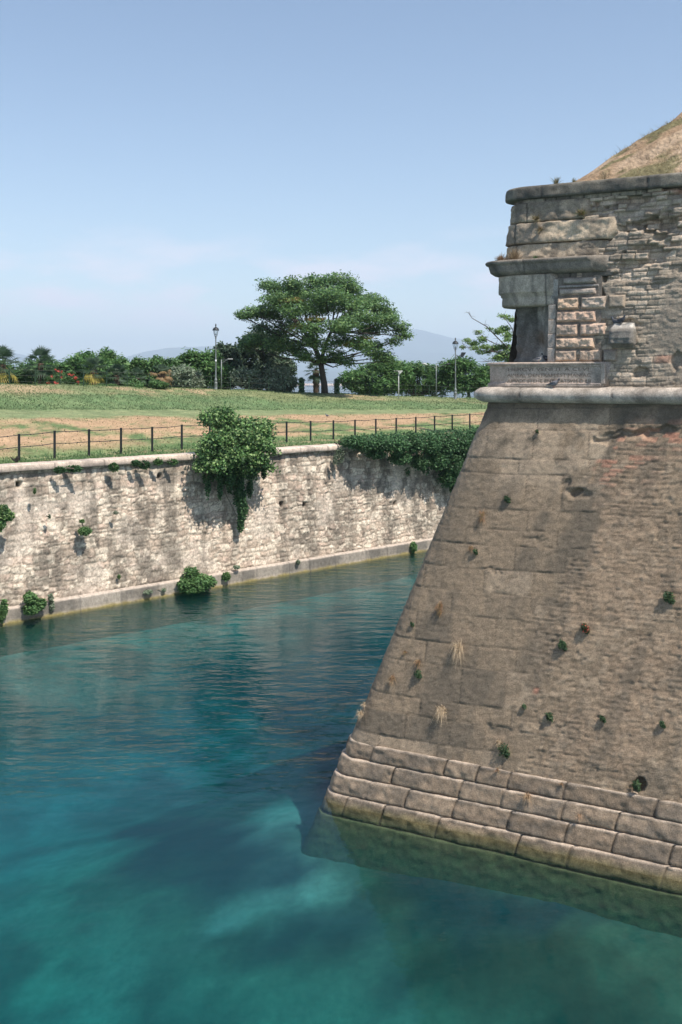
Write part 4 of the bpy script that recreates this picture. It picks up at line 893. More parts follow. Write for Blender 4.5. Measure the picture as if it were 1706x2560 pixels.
# pale sparse tree beyond the nose of the bastion
def sparse():
    Y = 60; base = (px(1310, 0, Y)[0], Y, 6.0); t = empty('sparse_tree', base, 'thin light green tree with bare twigs behind the niche of the bastion', 'tree'); mb = MB(); r_ = random.Random(9)
    def P(x, y, d=0): return Vector(px(x, y, Y + d))
    root = P(1300, 905); T0 = (.10, .08, .07)
    mb.tube([Vector(base), P(1306, 960), root], [.12, .1, .08], 7, T0)
    main = [(1172, 781, [(1270, 870), (1215, 815), (1180, 795)]), (1155, 868, [(1270, 890), (1210, 870)]), (1190, 825, [(1265, 872), (1215, 848)]), (1255, 785, [(1290, 860), (1280, 820)]), (1290, 800, [(1296, 860)]),
            (1170, 872, [(1240, 880)]), (1245, 905, [(1280, 905)]), (1195, 880, [(1250, 878)]), (1330, 840, [(1310, 870)]), (1205, 905, [(1260, 900)])]
    for (x, y, mids) in main:
        pts = [root] + [P(a, b, r_.uniform(-.6, .6)) for a, b in mids] + [P(x, y, r_.uniform(-.8, .8))]
        mb.tube(pts, list(np.linspace(.045, .010, len(pts))), 5, T0)
        for k_ in range(22):
            i = r_.randrange(len(pts) - 1); a_ = pts[i].lerp(pts[i + 1], r_.random()); v = Vector((r_.uniform(-1, .5), r_.uniform(-.7, .7), r_.uniform(-.1, 1))).normalized() * r_.uniform(.15, .5)
            mb.tube([a_, a_ + v * .5 + Vector((0, 0, .02)), a_ + v], [.009, .007, .004], 4, T0)
    mb.build('trunk', M['bark'], t, True, origin=base).location = (0, 0, 0)
    bl = [pb(*q, Y, r_.uniform(-.7, .7)) for q in ((1170, 852, 13, 5), (1185, 860, 12, 6), (1205, 848, 10, 9), (1195, 830, 7, 5), (1212, 868, 12, 6), (1200, 880, 11, 5), (1185, 870, 8, 4), (1222, 880, 9, 6), (1240, 870, 14, 8), (1260, 822, 14, 8), (1272, 838, 12, 8),
          (1245, 830, 10, 6), (1255, 790, 6, 4), (1268, 793, 8, 5), (1282, 800, 8, 6), (1270, 850, 9, 6), (1288, 870, 14, 16), (1262, 888, 18, 14), (1285, 900, 20, 14), (1245, 895, 12, 10), (1157, 868, 6, 3), (1225, 822, 8, 4), (1265, 868, 12, 8), (1310, 880, 14, 14))]
    leaves('crown', bl, 7000, .075, 'light', t, base, up=.7, seedv=77, shell=.15, clump=(6, (.10, .10, .05)), asp=.45)
sparse()

# ------------------------------------------------------------------ palms
def palm(x, ybase, ytop, Y, label, seedv, nf=20, R_=1.15, tr=.17, yellow=0, pal='fan', dead=False, zoff=0):
    top = Vector(px(x, ytop, Y)); b = Vector((top.x, Y, crest(x, 1.5)[2] - .4 + zoff)); g = random.Random(seedv)
    t = empty('fan_palm', tuple(b), label, 'palm', 'fan palms along the crest'); mb = MB()
    prof = []; h = top.z - b.z
    for i in range(14): prof.append((tr * (1.0 + .22 * (i % 2)) * (1.05 if i > 6 else .9), h * i / 13))
    mb.lathe(tuple(b), prof, 9, (.10, .065, .045)); mb.build('trunk', M['bark'], t, True, origin=b).location = (0, 0, 0)
    for f_ in range(nf):
        az = 2.4 * f_ + g.uniform(-.3, .3); el = R(80 - 135 * (f_ / nf) + g.uniform(-10, 10)); ln = R_ * g.uniform(.45, .6)
        d = Vector((math.cos(az) * math.cos(el), math.sin(az) * math.cos(el), math.sin(el)))
        tip = top + d * ln - Vector((0, 0, .06)); side = d.cross(Vector((0, 0, 1)));  side = side.normalized() if side.length > .1 else Vector((1, 0, 0)); upv = side.cross(d).normalized()
        isy = f_ >= nf - yellow
        if isy: cc = (.62, .50, .12)
        elif dead and f_ > nf * .35: cc = (.33, .22, .11)
        else: cc = [(.045, .085, .045), (.06, .11, .055), (.09, .14, .085)][g.randrange(3)]
        q = MB(); q.tube([top, top + d * ln * .6, tip], [.02, .015, .012], 4, (cc[0] * .9, cc[1] * .9, cc[2] * .9))
        nb = 15
        for k_ in range(nb):
            a_ = R(-100 + 200 * k_ / (nb - 1)); lf = R_ * .55 * (.75 + .25 * math.cos(a_)) * g.uniform(.85, 1.1)
            v = (d * math.cos(a_) + side * math.sin(a_)).normalized(); e_ = tip + v * lf - Vector((0, 0, .16 * lf * (1 + abs(math.sin(a_))) + (.22 * lf if (isy or dead) else 0)))
            m_ = tip + v * lf * .5 + upv * .03; wv = v.cross(upv).normalized() * .035
            q.add([tip - wv * .2, m_ - wv, e_, m_ + wv, tip + wv * .2], [(0, 1, 2, 3, 4)], cc)
        q.build('frond', M['leaf'], t, origin=b).location = (0, 0, 0)
palm(102, 960, 908, 70, 'tall dark green fan palm standing clear against the hills', 1, 26, 1.35)
palm(8, 960, 912, 69, 'leftmost fan palm, cut by the left edge of the photo', 2, 24, 1.5, yellow=3)
palm(236, 962, 925, 70, 'fan palm with drooping yellow fronds', 3, 24, 1.15, yellow=5)
palm(292, 965, 938, 70, 'short bluish fan palm right of the yellow-fronded one', 4, 22, 1.05)
palm(342, 968, 945, 71, 'low fan palm between the bluish palm and the dry one', 5, 18, .85)
palm(404, 970, 935, 71, 'dry brown fan palm with a thick ragged trunk', 6, 20, .95, tr=.24, dead=True)
palm(790, 975, 926, 88, 'fan palm by the lake seen just left of the spreading tree trunk', 7, 24, 1.15, tr=.24)

# ------------------------------------------------------------------ lamps
def street_lamp(x, ytop, ybase, Y, label, flood=False):
    gz = crest(x, .8)[2] - .1; X_ = (x - CX) / F * Y; top = px(x, ytop, Y)[2]; b = (X_, Y, gz); H_ = top - gz; k_ = H_ / 5.0
    t = empty('street_lamp', b, label, 'street lamp', 'ornate lamps on the crest')
    DM = (.1, .11, .11)
    mb = MB(); mb.lathe((0, 0, 0), [(.16, 0), (.16, .08), (.12, .14), (.115, .52), (.14, .56), (.10, .62), (.07, .68), (.11, .76), (.12, .82), (.07, .9), (.055, .94), (.05, 2.3), (.06, 2.32), (.045, 2.36), (.04, 3.45), (.058, 3.48), (.04, 3.52), (.04, 3.72), (.055, 3.75), (.038, 3.8), (.06, 3.94), (.075, 3.97), (.03, 4.0)], 14, DM)
    for i, v in enumerate(mb.v): mb.v[i] = (v[0] * k_, v[1] * k_, v[2] * k_)
    mb.build('pole', M['greymetal'], t, True)
    f_ = MB(); z0, z1 = 4.16 * k_, 4.50 * k_; r0, r1 = .13 * k_, .225 * k_
    for a_ in range(4):
        an = math.pi / 4 + a_ * math.pi / 2 + .35; an2 = an + math.pi / 2; p0 = Vector((math.cos(an) * r0, math.sin(an) * r0, z0)); p1 = Vector((math.cos(an) * r1, math.sin(an) * r1, z1)); q0 = Vector((math.cos(an2) * r0, math.sin(an2) * r0, z0)); q1 = Vector((math.cos(an2) * r1, math.sin(an2) * r1, z1))
        f_.tube([p0, p1], .012, 4); f_.tube([p0, q0], .014, 4); f_.tube([p1, q1], .014, 4)
        f_.tube([p0, Vector((p0.x * .9, p0.y * .9, z0 - .08)), Vector((0, 0, 3.97 * k_))], .012, 4)
        g_ = MB(); g_.add([p0, q0, q1, p1], [(0, 1, 2, 3)]); g_.build('pane', M['glass'], t)
    f_.tube([(0, 0, 3.97 * k_), (0, 0, 4.3 * k_)], .02, 5)
    f_.build('lantern_frame', M['darkmetal'], t)
    h_ = MB(); h_.lathe((0, 0, 0), [(.25 * k_, 4.49 * k_), (.26 * k_, 4.51 * k_), (.235 * k_, 4.55 * k_), (.20 * k_, 4.64 * k_), (.12 * k_, 4.71 * k_), (.05 * k_, 4.75 * k_), (.03 * k_, 4.82 * k_), (.055 * k_, 4.87 * k_), (.05 * k_, 4.92 * k_), (.01, 5.0 * k_)], 12); h_.build('lantern_cap', M['darkmetal'], t, True)
    if flood:
        a = MB(); a.tube([(0, 0, 3.62 * k_), (.25, 0, 3.50 * k_), (.45, 0, 3.62 * k_)], .025, 5); arm = a.build('floodlight_arm', M['darkmetal'], t)
        fl = MB(); fl.add([(.38, -.17, 3.48), (.62, -.17, 3.50), (.86, -.17, 3.88), (.50, -.17, 3.90), (.38, .17, 3.48), (.62, .17, 3.50), (.86, .17, 3.88), (.50, .17, 3.90)], [(3, 2, 1, 0), (4, 5, 6, 7), (0, 1, 5, 4), (1, 2, 6, 5), (2, 3, 7, 6), (3, 0, 4, 7)])
        fl.build('floodlight', M['darkmetal'], arm)
    else:
        w = MB(); w.lathe((0, 0, 0), [(.058 * k_, 2.14 * k_), (.058 * k_, 2.31 * k_)], 14); w.build('white_band', M['white'], t, True)
street_lamp(540, 809, 972, 74.5, 'tall ornate lamp with a white band round its post, left of the spreading tree')
street_lamp(1139, 844, 992, 84, 'ornate lamp with a dark floodlight bracketed to its right side', True)
def pole_lamp(name, x, ytop, Y, label, kind_):
    gz = crest(x, .9)[2] - .2; X_ = (x - CX) / F * Y; top = px(x, ytop, Y)[2]; t = empty(name, (X_, Y, gz), label, 'lamp post'); H_ = top - gz
    p_ = MB(); p_.tube([(0, 0, 0), (0, 0, H_ * .55), (0, 0, H_)], [.05, .042, .035], 8); p_.build('pole', M['palemetal' if kind_ == 'T' else 'greymetal'], t, True)
    if kind_ == 'arm':
        a = MB(); a.tube([(0, 0, H_ - .3), (.25, 0, H_ - .12), (.5, 0, H_ + .02)], .02, 5); a.tube([(0, 0, H_ - .05), (.5, 0, H_ + .03)], .012, 5); a.build('arm', M['greymetal'], t)
        h = MB(); h.box((.66, 0, H_ + .05), (.36, .16, .06)); h.build('lamp_head', M['palemetal'], t)
    if kind_ == 'T':
        a = MB(); a.tube([(-.36, 0, H_ + .02), (.3, 0, H_ + .03)], .022, 5); a.build('crossbar', M['palemetal'], t)
        h = MB(); h.add([(.02, -.1, H_ - .02), (.34, -.1, H_ + .02), (.06, -.1, H_ - .26), (.02, .1, H_ - .02), (.34, .1, H_ + .02), (.06, .1, H_ - .26)], [(0, 1, 2), (5, 4, 3), (0, 3, 4, 1), (1, 4, 5, 2), (2, 5, 3, 0)]); h.build('lamp_head', M['palemetal'], t)
    if kind_ == 'double':
        for sg in (-1, 1):
            a = MB(); a.tube([(0, 0, H_ - .35), (sg * .45, 0, H_ - .22), (sg * .8, 0, H_ - .12)], .018, 5); arm = a.build('arm', M['greymetal'], t)
            h = MB(); h.tube([(sg * .75, 0, H_ - .14), (sg * .95, 0, H_ - .06), (sg * 1.2, 0, H_ - .05)], [.04, .085, .03], 8); h.build('lamp_head', M['palemetal'] if sg < 0 else M['darkmetal'], arm, True)
pole_lamp('arm_lamp', 554, 899, 76, 'plain grey post with one arm and a white lamp head beside the ornate lamp', 'arm')
pole_lamp('short_lamp', 997, 928, 80, 'short pale post with a T-shaped top and wedge lamp head before the pines', 'T')
pole_lamp('double_lamp', 1091, 908, 86, 'grey post with two curved lamp arms left of the floodlit lamp', 'double')

# ------------------------------------------------------------------ fences
def fence_front():
    xs = [-235, -130, -38, 48, 137, 223, 303, 381, 455, 525, 592, 656, 717, 777, 834, 888, 940, 991, 1040, 1087, 1131, 1175, 1217, 1258, 1300]
    a = np.array([-12.9, 41.0]); b = np.array([8.05, 64.0]); d = (b - a); base = []
    for x in xs:
        kk = (x - CX) / F; s_ = (kk * a[1] - a[0]) / (d[0] - kk * d[1]); X_, Y = a + d * s_; yb = np.interp(x, [-235, 48, 137, 223, 303, 381, 455, 717, 888, 1040, 1175, 1300], [1176, 1147, 1137, 1132, 1127, 1123, 1116, 1103, 1095, 1085, 1074, 1066])
        base.append(Vector((X_, Y, CH - (yb - HY) / F * Y)))
    t = empty('cable_fence', tuple(base[0]), 'low fence of dark posts and knotted cables along the quay edge', 'fence'); O = base[0]
    for i, p_ in enumerate(base):
        q = MB()
        for o_ in (-.033, .033): q.box((p_.x - O.x + o_ * .72, p_.y - O.y + o_ * .69, p_.z - O.z + .42), (.02, .05, 1.16), math.atan2(d[1], d[0]))
        q.box((p_.x - O.x, p_.y - O.y, p_.z - O.z + .42), (.05, .012, 1.1), math.atan2(d[1], d[0])); q.box((p_.x - O.x, p_.y - O.y, p_.z - O.z + .985), (.09, .055, .03), math.atan2(d[1], d[0])); q.build('post', M['darkmetal'], t)
    for h in (.95, .47):
        q = MB()
        for i in range(len(base) - 1):
            A_, B_ = base[i] - O + Vector((0, 0, h)), base[i + 1] - O + Vector((0, 0, h)); m_ = A_.lerp(B_, .5) - Vector((0, 0, .02)); q.tube([A_, m_, B_], .015, 5)
            for f_ in (.32, .66): c_ = A_.lerp(B_, f_) - Vector((0, 0, .018)); q.lathe(tuple(c_), [(.008, -.028), (.028, -.012), (.028, .012), (.008, .028)], 6)
        q.build('cable', M['darkmetal'], t)
fence_front()
def fence_crest():
    xs = [-40, 22, 86, 148, 207, 265, 320, 374, 426, 478, 527, 577, 624, 669, 714, 756, 799, 841, 882, 922, 962, 1000, 1037, 1073, 1108, 1142, 1175, 1207, 1240]
    pts = [Vector(crest(x, .45)) for x in xs]; O = pts[0]; t = empty('wire_fence', tuple(O), 'thin wire fence with dark green posts running along the grass crest', 'fence')
    for x, p_ in zip(xs, pts):
        q = MB(); q.tube([p_ - O - Vector((0, 0, .15)), p_ - O + Vector((0, 0, 1.0))], .035, 6, (.03, .06, .035)); q.build('post', M['bark'], t)
    for h in (.2, .58, .93):
        q = MB()
        for A_, B_ in zip(pts[:-1], pts[1:]): q.tube([A_ - O + Vector((0, 0, h)), B_ - O + Vector((0, 0, h))], .008, 4, (.09, .10, .08))
        q.build('wire', M['bark'], t)
    for (x, lb, sd_) in ((757, 'ivy bush swallowing the fence post left of the lakeside palm', 81), (842, 'ivy bush wrapped round the fence post right of the spreading tree trunk', 82)):
        p_ = crest(x, .5); b = tuple(p_); bl = [((p_[0], p_[1], p_[2] + h), (.24, .24, .22)) for h in (.1, .4, .7, .95)]
        tt_ = empty('ivy_post', b, lb, 'ivy', 'ivy-grown fence posts'); leaves('foliage', bl, 1400, .06, 'ivy', tt_, b, seedv=sd_)
fence_crest()

# ------------------------------------------------------------------ growth on the quay wall
def wall_bush(kindname, label, items, n, size, pal, seedv, group=None, clump=None, cat='bush', stems=True, up=.7, asp=.6, shell=.4):
    """items: (x, y, rx, ry, distance out from the wall)"""
    bl = []
    for (x, y, rx, ry, o_) in items:
        p_, s_ = wpt(x, y, o_); sc_ = p_[1] / F; bl.append((tuple(p_), (rx * sc_, (max(.12, min(rx * sc_, o_ + .1)) if o_ > .16 else .05), ry * sc_)))
    base = bl[0][0]; t = empty(kindname, base, label, cat, group)
    if stems:
        mb = MB(); r_ = random.Random(seedv); root = Vector(wpt(items[0][0], items[0][1], .05)[0])
        for b in bl: q = Vector(b[0]); mb.tube([root, root.lerp(q, .5) + Vector((r_.uniform(-.1, .1), -.05, r_.uniform(-.1, .1))), q], [.03, .02, .01], 5, (.20, .17, .13))
        mb.build('stem', M['bark'], t, True, origin=base).location = (0, 0, 0)
    leaves('foliage', bl, n, size, pal, t, base, seedv=seedv, clump=clump, up=up, asp=asp, shell=shell); return t
fig = [(555, 1060, 30, 22, .4), (525, 1045, 22, 16, .3), (560, 1035, 26, 14, .5), (590, 1060, 26, 18, .4), (630, 1062, 24, 14, .5), (655, 1080, 26, 20, .5), (670, 1060, 9, 8, .5), (600, 1095, 48, 24, .8), (545, 1100, 38, 22, .7), (640, 1110, 42, 20, .9), (675, 1125, 16, 10, .8),
       (520, 1125, 26, 16, .6), (580, 1135, 52, 22, .9), (630, 1145, 36, 20, .8), (678, 1170, 9, 6, .7), (540, 1160, 40, 16, .7), (500, 1165, 10, 12, .4), (600, 1170, 34, 16, .6), (655, 1160, 14, 14, .6)]
tfig = wall_bush('fig_bush', 'big fig bush bulging over the coping above its hanging shoots', fig, 21000, .072, 'fig', 101, clump=(5, (.15, .15, .10)), asp=.6, cat='bush', shell=.2, up=.25)
hang = [(520, 1140, 18, 40, .55), (548, 1160, 14, 46, .6), (575, 1175, 16, 50, .6), (635, 1165, 16, 34, .6), (520, 1215, 7, 30, .45), (550, 1225, 7, 30, .5), (660, 1180, 7, 20, .5), (595, 1200, 18, 30, .25), (600, 1240, 17, 34, .25), (607, 1275, 14, 30, .22), (602, 1310, 9, 24, .18), (560, 1195, 10, 18, .25), (530, 1180, 10, 22, .2), (512, 1195, 6, 14, .15), (625, 1220, 9, 26, .2), (575, 1220, 8, 16, .15), (618, 1180, 14, 18, .4)]  # real trailing shoots, plus outer strands added to cast shade on the wall
wall_bush('hanging_creeper', 'dark creeper trailing down the wall beneath the fig bush', hang, 12000, .055, 'ivy', 102, cat='creeper', stems=True, up=.1)
ivy = [(880, 1105, 28, 16, .3), (910, 1108, 34, 22, .5), (950, 1105, 36, 24, .6), (990, 1110, 36, 28, .6), (1030, 1108, 36, 28, .6), (1070, 1108, 36, 30, .6), (1110, 1110, 36, 34, .6), (1150, 1108, 36, 36, .6), (1190, 1100, 30, 34, .6), (940, 1135, 26, 14, .4), (1000, 1145, 30, 18, .5), (1050, 1155, 26, 20, .4),
       (1090, 1150, 34, 26, .5), (1130, 1160, 36, 30, .5), (1170, 1155, 30, 34, .5), (1120, 1195, 24, 24, .35), (1150, 1205, 22, 22, .35), (1135, 1225, 12, 12, .25), (1165, 1200, 20, 24, .3), (1020, 1180, 8, 12, .15), (1065, 1175, 10, 14, .15), (1200, 1150, 20, 40, .5), (865, 1110, 10, 10, .15)]
tag(wall_bush('ivy_mass', 'thick dark ivy spilling over the coping beside the bastion', ivy, 34000, .055, 'ivy', 103, cat='ivy', stems=False, up=.35, asp=.75), None)
WB = 'bushes growing from the quay wall'
wl = [('bushy green plant at the left edge of the photo, halfway up the wall', [(8, 1285, 16, 22, .5), (22, 1290, 14, 12, .5), (2, 1310, 12, 18, .5)], 1800, .07, 'fig'),
      ('small round green bush alone in the middle of the left wall', [(212, 1328, 16, 11, .2), (205, 1303, 7, 5, .15)], 1300, .045, 'bush'),
      ('largest dark bush sitting on the footing at the waterline', [(490, 1455, 40, 22, .5), (478, 1430, 18, 14, .4), (515, 1455, 26, 16, .5), (462, 1462, 20, 14, .5), (480, 1470, 34, 12, .5)], 6500, .06, 'bush'),
      ('little bush on the footing just right of the largest waterline bush', [(566, 1441, 11, 11, .3)], 900, .045, 'bush'),
      ('leafy bush low on the footing near the left edge', [(75, 1495, 16, 16, .4), (98, 1510, 18, 14, .4), (80, 1522, 20, 14, .4)], 2600, .06, 'bush'),
      ('ragged plant on the footing at the very left edge', [(10, 1520, 9, 24, .3), (4, 1540, 8, 16, .3)], 1100, .055, 'bush'),
      ('thin climbing plant on the footing right of the leafy bush', [(127, 1495, 6, 10, .25), (130, 1515, 6, 14, .25)], 600, .045, 'olive'),
      ('narrow bush on the footing nearest the bastion', [(1034, 1368, 9, 13, .35)], 900, .055, 'bush'),
      ('small plant at the meeting of bastion edge and quay footing', [(1092, 1352, 6, 8, .5)], 350, .05, 'bush'),
      ('pale weeds draped over the footing left of the largest bush', [(370, 1480, 12, 5, .3), (410, 1475, 5, 5, .3)], 500, .04, 'olive'),
      ('little plant where footing and wall meet right of the largest bush', [(592, 1418, 9, 5, .25)], 300, .045, 'olive'),
      ('fern clump hanging under the coping, third from the left edge', [(285, 1168, 13, 11, .02)], 700, .05, 'bush'),
      ('fern clump hanging under the coping nearest the fig bush', [(432, 1155, 14, 8, .02), (395, 1155, 12, 8, .02)], 700, .05, 'bush'),
      ('dark weeds under the coping above the drain hole at left', [(185, 1172, 22, 9, .02), (150, 1175, 16, 8, .02)], 900, .05, 'ivy'),
      ('broad weeds under the coping left of the fig bush', [(362, 1162, 16, 11, .02), (340, 1158, 12, 8, .02)], 900, .05, 'ivy'),
      ('tiny hanging weed on the upper left wall', [(87, 1228, 4, 9, .1)], 160, .035, 'bush'),
      ('tiny sprig on the left wall above the footing', [(298, 1442, 4, 6, .1)], 160, .035, 'bush'),
      ('weeds at the bare coping end where the ivy starts', [(850, 1140, 12, 22, .12), (838, 1150, 6, 14, .1)], 700, .045, 'olive'),
      ('faint thin weed right of the round green bush', [(290, 1282, 6, 5, .1)], 120, .035, 'olive'),
      ('faint small weed left of the round green bush', [(124, 1292, 4, 7, .1)], 110, .035, 'olive'),
      ('tiny plant on the footing halfway between the largest bush and the bastion', [(746, 1405, 5, 6, .3)], 160, .045, 'olive')]
for i, (lb, it, n_, sz, pal) in enumerate(wl): wall_bush('wall_bush', lb, it, n_, sz, pal, 120 + i, WB, cat='bush')

# ------------------------------------------------------------------ growth on the bastion
def tuft(label, P, dirs, n, ln, cols, seedv, group, m='dryleaf', kindname='grass_tuft', w_=.005, droop=.5, spread=.5, cat='grass tuft'):
    g = np.random.default_rng(seedv); P = np.array(P, float); t = empty(kindname, tuple(P), label, cat, group); V = []; Fc = []; C_ = []
    for k_ in range(n):
        d = np.array(dirs) + g.normal(0, spread, 3); d /= np.linalg.norm(d); l_ = ln * g.uniform(.5, 1.2); o_ = g.normal(0, ln * .10, 3); side = np.cross(d, g.normal(0, 1, 3)); side /= np.linalg.norm(side)
        pts = [o_, o_ + d * l_ * .5, o_ + d * l_ - np.array([0, 0, droop * l_])]; b_ = len(V); cc = np.array(cols[g.integers(0, len(cols))]) * g.uniform(.8, 1.2)
        V += [pts[0] - side * w_, pts[0] + side * w_, pts[1] + side * w_ * .8, pts[1] - side * w_ * .8, pts[2]]; Fc += [(b_, b_ + 1, b_ + 2, b_ + 3), (b_ + 3, b_ + 2, b_ + 4)]; C_ += [cc] * 5
    mesh_obj('blades', V, Fc, M[m], t, col=np.array(C_)); return t
FN = (NA[0], NA[1], .1)
STRAW = [(.52, .40, .27), (.45, .34, .22), (.58, .47, .33)]; RUST = [(.30, .17, .10), (.36, .24, .14), (.24, .18, .09)]
TG_ = 'dry grass tufts rooted in the masonry'
for i, (x, y, ln, n_, cols, lb, dr) in enumerate((
        (1150, 1620, .30, 150, STRAW, 'long straw tuft sweeping left, higher of the two big ones on the lower face', 1.0), (1108, 1778, .26, 170, STRAW, 'thick pale straw tuft on the lower face above the base courses', .8),
        (905, 1785, .20, 100, STRAW, 'straw tuft sticking out from the left edge of the bastion', .5), (912, 1762, .13, 50, STRAW, 'small straw wisp just above the tuft on the left edge', .4),
        (1048, 1655, .15, 60, RUST, 'brown tuft above a green one in a joint near the left edge', .7), (1102, 1515, .18, 90, RUST, 'rusty tuft in the joint below the long horizontal crack', .7), (1104, 1530, .14, 50, RUST, 'darker tuft hanging just under the rusty one', .8),
        (1207, 1285, .16, 50, RUST, 'rusty tuft high in a vertical joint', .8), (1205, 1300, .14, 40, RUST, 'thin dry strands below the high rusty tuft', .9), (984, 1695, .15, 55, RUST, 'dry tuft in a joint close to the left edge, lower one', .7),
        (980, 1705, .12, 40, STRAW, 'pale wisp beneath the dry tuft near the left edge', .6), (1015, 1630, .10, 30, RUST, 'faint brown strands near the left edge, leftmost of that row', .7), (1320, 1990, .17, 80, [(.36, .24, .15), (.45, .33, .21)], 'brown tuft in the base course joint, left one', .6),
        (1450, 2040, .12, 45, [(.36, .24, .15), (.45, .3, .2)], 'small brown tuft between base blocks, right one', .6), (1248, 1855, .13, 50, STRAW, 'pale tuft above the green cushion over the base', .5), (1405, 1960, .08, 30, RUST, 'small rusty weeds on the top base course', .3),
        (1245, 1925, .09, 30, RUST, 'tiny reddish weeds at the foot of the scarp', .3), (1343, 548, .17, 90, [(.20, .18, .10), (.3, .24, .14)], 'dark dry tuft in the upper ashlar, right one', .2),
        (1352, 575, .17, 60, [(.24, .2, .11), (.36, .27, .17)], 'dry tuft at the joint of the nose ashlar', .2), (1455, 535, .20, 110, [(.20, .18, .09), (.34, .25, .14), (.16, .17, .07)], 'spiky dry tuft growing beside the hole in the parapet', .0),
        (1180, 1370, .12, 40, RUST, 'thin rusty strands in the joint far left of the middle', .9), (1343, 1080, .08, 30, [(.10, .07, .05)], 'dark weed in the joint right below the moulding shadow', .3))):
    if y < 960: P_, _ = bpt(x, y, .06, .08, WP - .08 * 8.8)
    elif y > 1860: P_, _ = bpt(x, y, .06)
    else: P_, _ = bpt(x, y, .02)
    tuft(lb, P_, (FN[0] * .8 - (.25 if x < 1200 else 0), FN[1] * .8, .35), n_, ln, cols, 300 + i, TG_, droop=dr)
# growth on the cornice ledge and coping
for i, (tq, w_, z, n_, ln, cols, lb) in enumerate(((-.35, w0 - .12, 11.53, 150, .20, [(.10, .15, .06), (.07, .12, .06)], 'green spiky weed on the left end of the cornice'), (.05, w0 - .08, 11.53, 260, .22, [(.34, .20, .13), (.28, .22, .12), (.4, .3, .2)], 'reddish dry weeds on the cornice ledge'),
                                                 (.38, w0 - .05, 11.54, 240, .30, [(.30, .22, .14), (.36, .28, .18)], 'tall bare dry stalks where cornice meets the nose ashlar'), (.95, w0 - .10, 11.54, 110, .10, [(.12, .2, .08), (.1, .16, .07)], 'low green cushion on the cornice ledge'),
                                                 (.85, wc + .1, 13.17, 90, .20, [(.26, .22, .13), (.16, .17, .08)], 'sparse grass on the coping, left clump'), (1.15, wc + .15, 13.17, 60, .13, [(.26, .22, .13), (.16, .17, .08)], 'sparse low grass on the coping, right clump'),
                                                 (1.75, wc + .2, 13.17, 40, .30, [(.36, .28, .18)], 'thin tall dry stems at the foot of the earth mound'))):
    P_, _ = plan(np.array(tq), np.array(w_)); tuft(lb, (P_[0], P_[1], z), (0, -.1, 1), n_, ln, cols, 340 + i, 'weeds on the ledges of the bastion', spread=.45, droop=.15, w_=.004)
# green cushions
for i, (x, y, r_, n_, lb) in enumerate(((1672, 1492, .105, 420, 'green cushion plant nearest the right edge of the photo'), (1463, 1570, .085, 340, 'green cushion plant in the middle of the face, upper one'), (1406, 1612, .085, 320, 'green cushion plant left of and below the upper middle one'),
                                     (1373, 1790, .075, 260, 'green plant on the lower face, below the single red brick'), (1310, 1765, .04, 110, 'tiny green plant left of the lower green plant'), (1507, 1797, .055, 170, 'small round dark plant right of the lower green plant'), (1655, 1810, .055, 150, 'small flat plant near the right edge, low down'),
                                     (1260, 1875, .12, 420, 'green cushion under the pale tuft over the base courses'), (1268, 1247, .07, 160, 'small sprig in a joint high on the left'), (1591, 1962, .08, 120, 'weeds in the dark hole above the base courses'), (1045, 1685, .085, 200, 'greenish cushion in the joint near the left edge'),
                                     (1343, 1078, .03, 60, 'tiny moss tuft beneath the moulding'), (1030, 1560, .04, 80, 'tiny dark plant in the corner joint'), (1188, 1378, .05, 100, 'tiny plant in the joint on the left side'))):
    P_, _ = bpt(x, y, .05); t = empty('cushion_plant', tuple(P_), lb, 'plant', 'small plants on the bastion face')
    leaves('foliage', [(tuple(P_), (r_, r_, r_ * 1.1)), (tuple(P_ + np.array([r_ * .5, -.02, -r_ * .7])), (r_ * .6, r_ * .6, r_ * .7))], n_, .024, [(.04, .085, .04), (.06, .11, .05), (.09, .14, .06)] + ([(.5, .12, .08)] if i == 1 else []), t, tuple(P_), seedv=360 + i, shell=.3)

